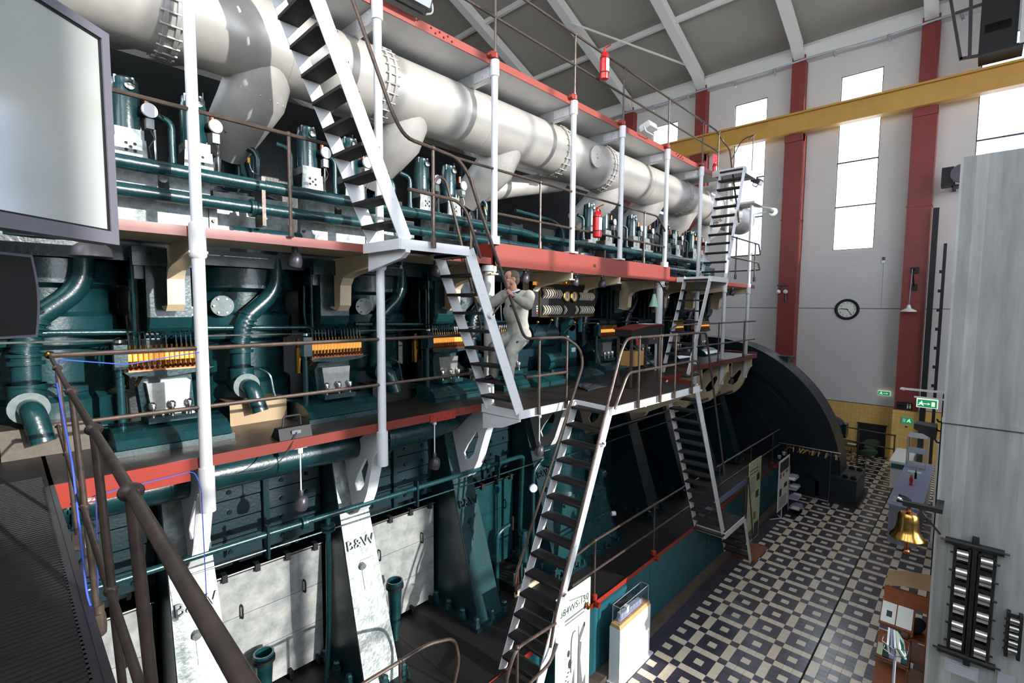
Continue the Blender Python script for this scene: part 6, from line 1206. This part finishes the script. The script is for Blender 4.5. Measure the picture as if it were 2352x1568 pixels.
# fence, niche and lounge chairs at the end wall
railing('dark double railing in front of the yellow tiled wall', [[(24.4, 4.6, 1.5), (24.0, 2.1, 1.5)], [(24.4, 4.6, 0.95), (24.0, 2.1, 0.95)]], [(24.0, 2.1, 0, 1.5), (24.2, 3.3, 0, 1.5), (24.4, 4.6, 0, 1.5)], r=0.03, base=0)
nc = thing('dark_niche', 'black rectangular recess low in the yellow tiled wall', 'niche', (26.3, 3.1, 0)); MB().box(26.30, 26.375, 2.62, 3.62, 0.02, 1.35).build('opening', 'black', nc, False); MB().box(26.28, 26.37, 2.58, 3.66, 1.35, 1.39).build('lintel', 'steel_dark', nc, False)
tb = thing('lounge_table', 'low round dark table between the green shell chairs', 'table', (24.9, 3.6, 0)); MB().cyl((24.9, 3.6, 0.66), (24.9, 3.6, 0.69), 0.45, 24).build('table_top', 'black_gloss', tb); MB().cyl((24.9, 3.6, 0.03), (24.9, 3.6, 0.66), 0.03, 10).build('column', 'steel', tb); MB().cyl((24.9, 3.6, 0.0), (24.9, 3.6, 0.03), 0.25, 20).build('base', 'steel', tb)
tag(MB().box(24.75, 24.95, 3.45, 3.75, 0.69, 0.70).build('menu_card', 'paper', None, False), 'white card lying on the low round dark table', 'card')
def shell_chair(x, y, rz, label):
    t = thing('shell_chair', label, 'chair', (0, 0, 0), 'green shell chairs round the low table')
    vv = []; ff = []; nu, nv = 14, 7
    for j in range(nv):
        r = 0.08+0.27*j/(nv-1)
        for i in range(nu):
            a = 2*PI*i/nu; back = max(0, math.cos(a))
            zz = 0.42+0.10*(j/(nv-1))**2 + (0.30*back**0.7)*(j/(nv-1))**2
            vv.append((r*math.cos(a)*1.02, r*math.sin(a)*1.1, zz))
    for j in range(nv-1):
        for i in range(nu): ff.append((j*nu+i, j*nu+(i+1) % nu, (j+1)*nu+(i+1) % nu, (j+1)*nu+i))
    ff.append(tuple(range(nu))[::-1])
    s = MB().add(vv, ff).build('shell', 'chair_green', t, fix=False); so = s.modifiers.new('t', 'SOLIDIFY'); so.thickness = 0.02
    MB().cyl((0, 0, 0.03), (0, 0, 0.41), 0.025, 10).build('stem', 'steel', t); MB().cyl((0, 0, 0), (0, 0, 0.03), 0.22, 18).build('foot_disc', 'steel', t)
    t.location = (x, y, 0); t.rotation_euler = (0, 0, rz); return t
shell_chair(24.2, 3.0, -2.6, 'green shell chair with its back towards the aisle'); shell_chair(25.6, 3.1, -0.6, 'green shell chair in front of the black recess'); shell_chair(25.4, 4.3, 0.8, 'green shell chair behind the motor by the yellow wall'); shell_chair(24.1, 4.2, 2.5, 'green shell chair beside the generator foot')

# ================================================================ things on the end wall
ck_ = thing('wall_clock', 'round wall clock with black rim on the pale end wall', 'clock', (26.3, 4.28, 6.41))
MB().lathe([(0.36, 0.0), (0.46, 0.0), (0.47, 0.05), (0.42, 0.10), (0.36, 0.09), (0.35, 0.04)], (26.36, 4.28, 6.41), (-1, 0, 0), 36, cap=False).build('rim', 'black', ck_); MB().cyl((26.36, 4.28, 6.41), (26.31, 4.28, 6.41), 0.37, 36).build('face', 'paper', ck_)
for q in range(12):
    a = q*PI/6; rr = 0.29; M = frame((26.305, 4.28+rr*math.sin(-a), 6.41+rr*math.cos(a)), (0, -1, 0), (0, 0, 1))
    text_mb(str(q or 12), 0.11, 0.002).xf(M).build('numeral', 'black', ck_, False)
def hand_(ang, L, w_): d = Vector((0, -math.sin(ang), math.cos(ang))); return MB().bar(Vector((26.298, 4.28, 6.41))-d*0.05, Vector((26.298, 4.28, 6.41))+d*L, 0.006, w_, (0, d.z, -d.y)).build('hand', 'black', ck_, False)
hand_(math.radians(278), 0.25, 0.035); hand_(math.radians(143), 0.32, 0.025)
pl_ = thing('pendant_lamp', 'white enamel pendant lamp on a bracket at the red column', 'lamp', (25.4, 2.0, 6.4)); MB().lathe([(0.03, 0.22), (0.06, 0.18), (0.08, 0.08), (0.25, -0.02), (0.26, -0.06), (0.24, -0.05)], (25.3, 2.04, 6.40), n=24).build('lamp_shade', 'white_paint', pl_); MB().cyl((25.3, 2.04, 6.6), (25.3, 2.0, 8.05), 0.012, 8).build('cord', 'counter_grey', pl_)
MB().box(25.66, 25.72, 1.82, 2.08, 7.88, 8.14).box(25.66, 25.72, 1.84, 2.06, 7.2, 7.45).build('wall_plate', 'black', pl_, False); MB().bar((25.68, 1.96, 8.05), (25.3, 2.0, 8.08), 0.05, 0.05).bar((25.68, 1.95, 7.35), (25.34, 2.0, 8.0), 0.04, 0.04).build('bracket_arm', 'black', pl_, False)
tw = thing('twin_wall_lamp', 'pair of small white globe lamps on the red column nearest the generator', 'lamp', (25.7, 6.75, 7.3)); 
for y in (6.62, 6.92): MB().sphere((25.58, y, 7.22), 0.10, 12, 8).build('globe', 'white_paint', tw); MB().cyl((25.58, y, 7.3), (25.58, y, 7.52), 0.03, 8).build('globe_holder', 'lamp_grey', tw)
MB().box(25.6, 25.72, 6.55, 7.0, 7.5, 7.56).build('cross_arm', 'lamp_grey', tw, False); MB().cyl((25.6, 6.62, 7.1), (25.6, 6.6, 6.75), 0.05, 8).build('bell_mouth', 'lamp_grey', tw)
sn = thing('wall_sensor', 'small white sensor with thin conduit on the pale end wall', 'sensor', (26.33, 3.06, 8.5)); MB().box(26.25, 26.355, 3.0, 3.12, 8.4, 8.52).build('body', 'white_paint', sn, False); MB().cyl((26.3, 3.06, 8.52), (26.3, 3.06, 8.66), 0.05, 8).build('cap', 'lamp_grey', sn); MB().cyl((26.345, 3.06, 6.5), (26.345, 3.06, 8.4), 0.012, 6).build('conduit', 'counter_grey', sn)
es = thing('exit_sign', 'small glowing green exit sign on the end wall above the yellow tiles', 'exit sign', (26.3, 2.78, 2.8)); MB().box(26.27, 26.37, 2.55, 2.98, 2.70, 2.90).build('lit_panel', 'sign_lit', es, False); MB().box(26.262, 26.272, 2.56, 2.97, 2.71, 2.89).build('green_field', 'sign_green', es, False)
def runner(par, fr, s):
    MB().prism([(-0.10*s, 0.02*s), (0.0, 0.07*s), (0.06*s, 0.02*s), (0.03*s, 0.0), (0.09*s, -0.08*s), (0.06*s, -0.10*s), (-0.01*s, -0.03*s), (-0.09*s, -0.09*s), (-0.12*s, -0.07*s), (-0.04*s, 0.01*s)], 'XY', 0, 0.004).xf(fr).build('running_figure', 'sign_lit', par, False)
    MB().prism([(-0.03*s, 0.09*s), (0.01*s, 0.12*s), (0.04*s, 0.09*s), (0.01*s, 0.06*s)], 'XY', 0, 0.004).xf(fr).build('figure_head', 'sign_lit', par, False)
def arrow(par, fr, s, m='sign_lit'): MB().prism([(-0.12*s, 0.015*s), (0.04*s, 0.015*s), (0.02*s, 0.06*s), (0.12*s, 0), (0.02*s, -0.06*s), (0.04*s, -0.015*s), (-0.12*s, -0.015*s)], 'XY', 0, 0.004).xf(fr).build('arrow', m, par, False)
NY_ = (0, -1, 0)
runner(es, frame((26.26, 2.86, 2.80), NY_, YA), 0.6); arrow(es, frame((26.26, 2.70, 2.80), NY_, YA), 0.7)
e2 = thing('exit_sign', 'large lit green exit sign hanging beside the concrete wall', 'exit sign', (9.9, 0.5, 5.0))
MB().box(9.86, 9.92, 0.37, 0.625, 4.92, 5.06).build('lit_panel', 'sign_lit', e2, False); MB().box(9.854, 9.862, 0.382, 0.613, 4.93, 5.045).build('green_field', 'sign_green', e2, False)
runner(e2, frame((9.852, 0.565, 4.985), NY_, YA), 0.36); arrow(e2, frame((9.852, 0.50, 4.985), NY_, YA), 0.36); MB().box(9.848, 9.853, 0.405, 0.445, 4.95, 5.02).build('door_symbol', 'sign_lit', e2, False)
MB().box(9.87, 9.90, 0.28, 0.66, 5.06, 5.085).build('hanger_bar', 'grey_white', e2, False); MB().box(9.86, 9.9, 0.28, 0.80, 5.17, 5.20).build('light_arm', 'grey_white', e2, False); MB().sphere((9.88, 0.80, 5.18), 0.045, 10, 8, (1, 1, 0.6)).build('light_head', 'grey_white', e2)
s3 = thing('toilet_sign', 'dark sign with arrow and two white figures on the red column', 'sign', (25.66, 2.0, 2.44)); MB().box(25.69, 25.715, 1.74, 2.26, 2.30, 2.60).build('plate', 'black', s3, False)
arrow(s3, frame((25.69, 2.10, 2.45), (0, 1, 0), YA), 0.9, 'paper')
for y in (1.90, 1.82): MB().box(25.684, 25.69, y-0.022, y+0.022, 2.36, 2.48).build('figure', 'paper', s3, False); MB().cyl((25.69, y, 2.52), (25.684, y, 2.52), 0.02, 10).build('figure_head', 'paper', s3)
s4 = thing('escape_sign', 'green emergency sign with white symbols on the yellow casing', 'sign', (25.66, 1.9, 1.85)); MB().box(25.655, 25.675, 1.70, 2.08, 1.72, 1.98).build('plate', 'sign_green', s4, False); MB().box(25.65, 25.655, 1.94, 2.03, 1.78, 1.92).build('door_symbol', 'paper', s4, False); runner(s4, frame((25.652, 1.82, 1.85), NY_, YA), 0.7)
MB().box(25.655, 25.675, 1.86, 1.94, 1.56, 1.62).build('socket_plate', 'black', s4, False)
# black stage speaker on the concrete edge
bsp = thing('stage_speaker', 'black angled loudspeaker mounted on the edge of the concrete wall', 'loudspeaker', (9.8, 0.5, 4.6)); MB().add([(9.6, 0.36, 4.48), (9.95, 0.36, 4.50), (9.95, 0.60, 4.56), (9.6, 0.62, 4.62), (9.6, 0.36, 4.68), (9.95, 0.36, 4.68), (9.95, 0.60, 4.69), (9.6, 0.62, 4.70)], [(0, 3, 2, 1), (4, 5, 6, 7), (0, 1, 5, 4), (1, 2, 6, 5), (2, 3, 7, 6), (3, 0, 4, 7)]).build('cabinet', 'black', bsp, False)
for z in (4.42, 4.6, 4.74): MB().tube(fil([(9.8, 0.281, z), (9.7, 0.35, z+0.02), (9.65, 0.36, z+0.06)], 0.03), 0.012, 6).build('mount_clamp', 'black', bsp)

# ================================================================ concrete wall: bell, valve-gear displays, plaques
bl = thing('bell', 'polished bronze bell hanging from an iron bracket at the concrete wall', 'bell', (8.55, 0.55, 3.7))
MB().lathe([(0.0, 0.34), (0.09, 0.335), (0.115, 0.30), (0.12, 0.22), (0.13, 0.12), (0.155, 0.05), (0.195, 0.0), (0.20, -0.02), (0.185, -0.02), (0.14, 0.04), (0.11, 0.12), (0.10, 0.25), (0.0, 0.3)], (8.6, 0.55, 3.29), n=36).build('bell_body', 'bell_bronze', bl)
MB().lathe([(0.02, 0), (0.035, 0.03), (0.02, 0.07), (0.03, 0.1)], (8.6, 0.55, 3.62), n=12).build('crown', 'copper', bl); MB().cyl((8.6, 0.55, 3.42), (8.6, 0.55, 3.10), 0.022, 10).sphere((8.6, 0.55, 3.07), 0.045, 10, 8).build('clapper', 'copper', bl)
MB().box(8.56, 8.64, 0.28, 0.62, 3.72, 3.78).box(8.56, 9.0, 0.2, 0.28, 3.72, 3.78).build('bracket_arm', 'black', bl, False); MB().bar((8.62, 0.45, 3.72), (8.98, 0.22, 3.30), 0.02, 0.02).build('brace', 'black', bl, False)
def gear_display(name, label, y0, z0, z1, cols, n, w_, r, tilt):
    t = thing(name, label, 'wall display', (CX-0.06, y0, (z0+z1)/2))
    X = CX-0.07
    for ci, yc in enumerate(cols):
        dz = tilt*ci
        for e in (-1, 1): MB().box(X-0.05, X+0.05, yc+e*w_*0.66-0.018, yc+e*w_*0.66+0.018, z0+0.10+dz, z1-0.10+dz).build('side_rail', 'black', t, False)
        for q in range(n):
            z = z0+0.20+dz+(z1-z0-0.4)*q/(n-1)
            s = MB().cyl((X-0.03, yc-w_/2, z), (X-0.03, yc+w_/2, z), r, 18).build('roller', 'steel', t)
            MB().box(X-0.01, X+0.06, yc-w_*0.5, yc+w_*0.5, z+r*1.02, z+r*1.35).build('bearing_bar', 'black', s, False)
            e = 1 if ci == 0 else -1
            MB().cyl((X-0.03, yc+e*w_*0.6, z), (X-0.03, yc+e*w_*1.1, z), 0.014, 8).build('stub_axle', 'black', s); MB().cyl((X-0.03, yc+e*w_*0.72, z), (X-0.03, yc+e*w_*0.82, z), 0.042, 10).build('nut', 'black', s)
    return t
gd1 = gear_display('roller_display', 'black wall-mounted valve gear with two columns of polished rollers', -0.13, 1.66, 3.32, (-0.025, -0.262), 6, 0.115, 0.082, -0.02)
MB().box(CX-0.12, CX-0.003, -0.178, -0.108, 1.60, 3.38).build('centre_post', 'black', gd1, False)
for z in (3.27, 1.70): MB().cyl((CX-0.09, 0.16, z), (CX-0.09, -0.42, z), 0.045, 14).build('end_shaft', 'black', gd1); MB().cyl((CX-0.09, 0.21, z), (CX-0.09, -0.47, z), 0.014, 8).build('shaft_spindle', 'steel_dark', gd1)
gd2 = gear_display('roller_display', 'small black rack with one column of rollers beside the large valve gear', -0.56, 1.82, 2.62, (-0.56,), 5, 0.085, 0.04, 0)
for (a, lab) in (((-0.27, 0.08, 1.36, 1.56), 'grey text plaque below the large valve gear'), ((-0.62, -0.45, 1.30, 1.62), 'grey text plaque below the small roller rack')):
    pq = thing('text_plaque', lab, 'plaque', (CX-0.01, (a[0]+a[1])/2, a[2])); MB().box(CX-0.014, CX-0.001, *a).build('plate', 'counter_grey', pq, False)
    for q in range(5): MB().box(CX-0.016, CX-0.014, a[0]+0.03, a[1]-0.03-0.02*(q % 2), a[2]+0.03+q*0.028, a[2]+0.037+q*0.028).build('print_line', 'grey_white', pq, False)
cp_ = thing('small_caption', 'little violet caption strip below the small roller rack', 'plaque', (CX-0.005, -0.62, 1.1)); MB().box(CX-0.008, CX-0.001, -0.64, -0.5, 1.2, 1.26).build('plate', 'counter_top', cp_, False)

# ================================================================ book stand and magazine basket
bk = thing('book_stand', 'brown wooden book stand with slanted shelves and pale flap top', 'book stand', (9.9, 0.6, 0))
MB().prism([(0.30, 2.10), (0.58, 2.06), (0.86, 1.98), (0.86, 2.0), (0.58, 2.08), (0.30, 2.12)], 'YZ', 9.72, 10.3).build('flap_top', 'cardboard', bk, False)
MB().box(9.70, 10.3, 0.295, 0.32, 0, 2.08).build('side_board', 'wood', bk, False); MB().box(9.72, 9.75, 0.32, 0.86, 1.72, 1.98).build('front_board', 'wood', bk, False)
for z in (1.22, 0.86, 0.4): MB().box(9.72, 10.3, 0.30, 0.62, z, z+0.03).build('shelf', 'wood', bk, False)
MB().box(9.72, 9.76, 0.50, 0.53, 0.4, 1.72).build('divider', 'wood', bk, False)
FS = []
for (z, yy) in ((1.62, 0.88), (1.05, 0.90), (0.52, 0.92)):
    M = Matrix.Translation((9.62, yy-0.2, z)) @ Matrix.Rotation(math.radians(-38), 4, 'Y') @ Matrix.Rotation(math.radians(0), 4, 'Z')
    MB().box(-0.22, 0.22, -0.22, 0.20, -0.02, 0.0).xf(M).build('slant_shelf', 'wood', bk, False); MB().box(-0.24, -0.22, -0.22, 0.20, -0.02, 0.04).xf(M).build('shelf_lip', 'wood', bk, False); FS.append(M)
    MB().prism([(9.40, z-0.18), (9.80, z+0.12), (9.80, z-0.34)], 'XZ', yy-0.42, yy-0.40).build('cheek', 'wood', bk, False)
pgs = MB().box(-0.20, 0.20, -0.20, -0.01, 0.002, 0.02).box(-0.20, 0.20, 0.005, 0.185, 0.002, 0.018).xf(FS[0]).build('open_book', 'paper', None, False); tag(pgs, 'open white book lying on the top slanted shelf of the book stand', 'book')
tag(MB().box(-0.10, 0.0, 0.05, 0.12, 0.019, 0.021).xf(FS[0]).build('picture_print', 'print_dark', pgs, False))
for q in range(5):
    m = ('blue_panel', 'paper', 'counter_top', 'teal', 'pale_green')[q]
    o = MB().box(-0.21, -0.02+0.02*(q % 2), -0.20+0.078*q, -0.13+0.078*q, 0.002, 0.05+0.01*(q % 3)).xf(FS[1]).build('book', m, None, False); tag(o, ('blue paperback', 'white paperback', 'violet paperback', 'dark teal paperback', 'pale green paperback')[q] + ' on the middle slanted shelf of the book stand', 'book', 'books on the middle slanted shelf')
dbg = fuse(MB().sphere((9.95, 0.46, 1.34), 0.12, 12, 8, (1.2, 0.9, 0.7)).sphere((10.05, 0.42, 1.36), 0.1, 12, 8), 'dark_bag', 'cloth_dark', None, 0.02, 4); tag(dbg, 'dark blue bag stuffed on the shelf of the book stand', 'bag')
mr_ = thing('magazine_basket', 'wire basket on a grey pole holding magazines in front of the book stand', 'magazine basket', (8.7, 0.6, 0)); MB().cyl((8.7, 0.6, 0.03), (8.7, 0.6, 1.52), 0.018, 10).build('pole', 'counter_grey', mr_); MB().cyl((8.7, 0.6, 0), (8.7, 0.6, 0.03), 0.2, 20).build('foot_plate', 'counter_grey', mr_)
hexp = [Vector((8.7+0.20*math.cos(a), 0.6+0.17*math.sin(a), 1.66)) for a in [q*PI/3 for q in range(7)]]; MB().tube(hexp, 0.005, 6).build('top_ring', 'steel', mr_); MB().tube([Vector((8.7+(p.x-8.7)*0.85, 0.6+(p.y-0.6)*0.85, 1.54)) for p in hexp], 0.005, 6).build('bottom_ring', 'steel', mr_)
for p in hexp[:-1]: MB().tube([p, (8.7+(p.x-8.7)*0.85, 0.6+(p.y-0.6)*0.85, 1.54), (8.7, 0.6, 1.51)], 0.004, 6).build('wire', 'steel', mr_)
for q in range(4):
    M = Matrix.Translation((8.70, 0.54+0.045*q, 1.64)) @ Matrix.Rotation(math.radians(-24+6*q), 4, 'X') @ Matrix.Rotation(math.radians(-28), 4, 'Y')
    o = MB().box(-0.14, 0.14, -0.012, 0.012, -0.10, 0.11).xf(M).build('magazine', ('mint', 'paper', 'counter_top', 'paper')[q], None, False); tag(o, ('blue-green magazine', 'white magazine with grey cover', 'violet magazine', 'plain white magazine')[q] + ' standing in the wire basket', 'magazine', 'magazines in the wire basket')
    MB().box(-0.11, 0.06, -0.0135, -0.012, -0.06, 0.06).xf(M).build('cover_picture', ('blue_panel', 'print_grey', 'teal', 'print_grey')[q], o, False)
bpy.data.scenes.remove(TMP)
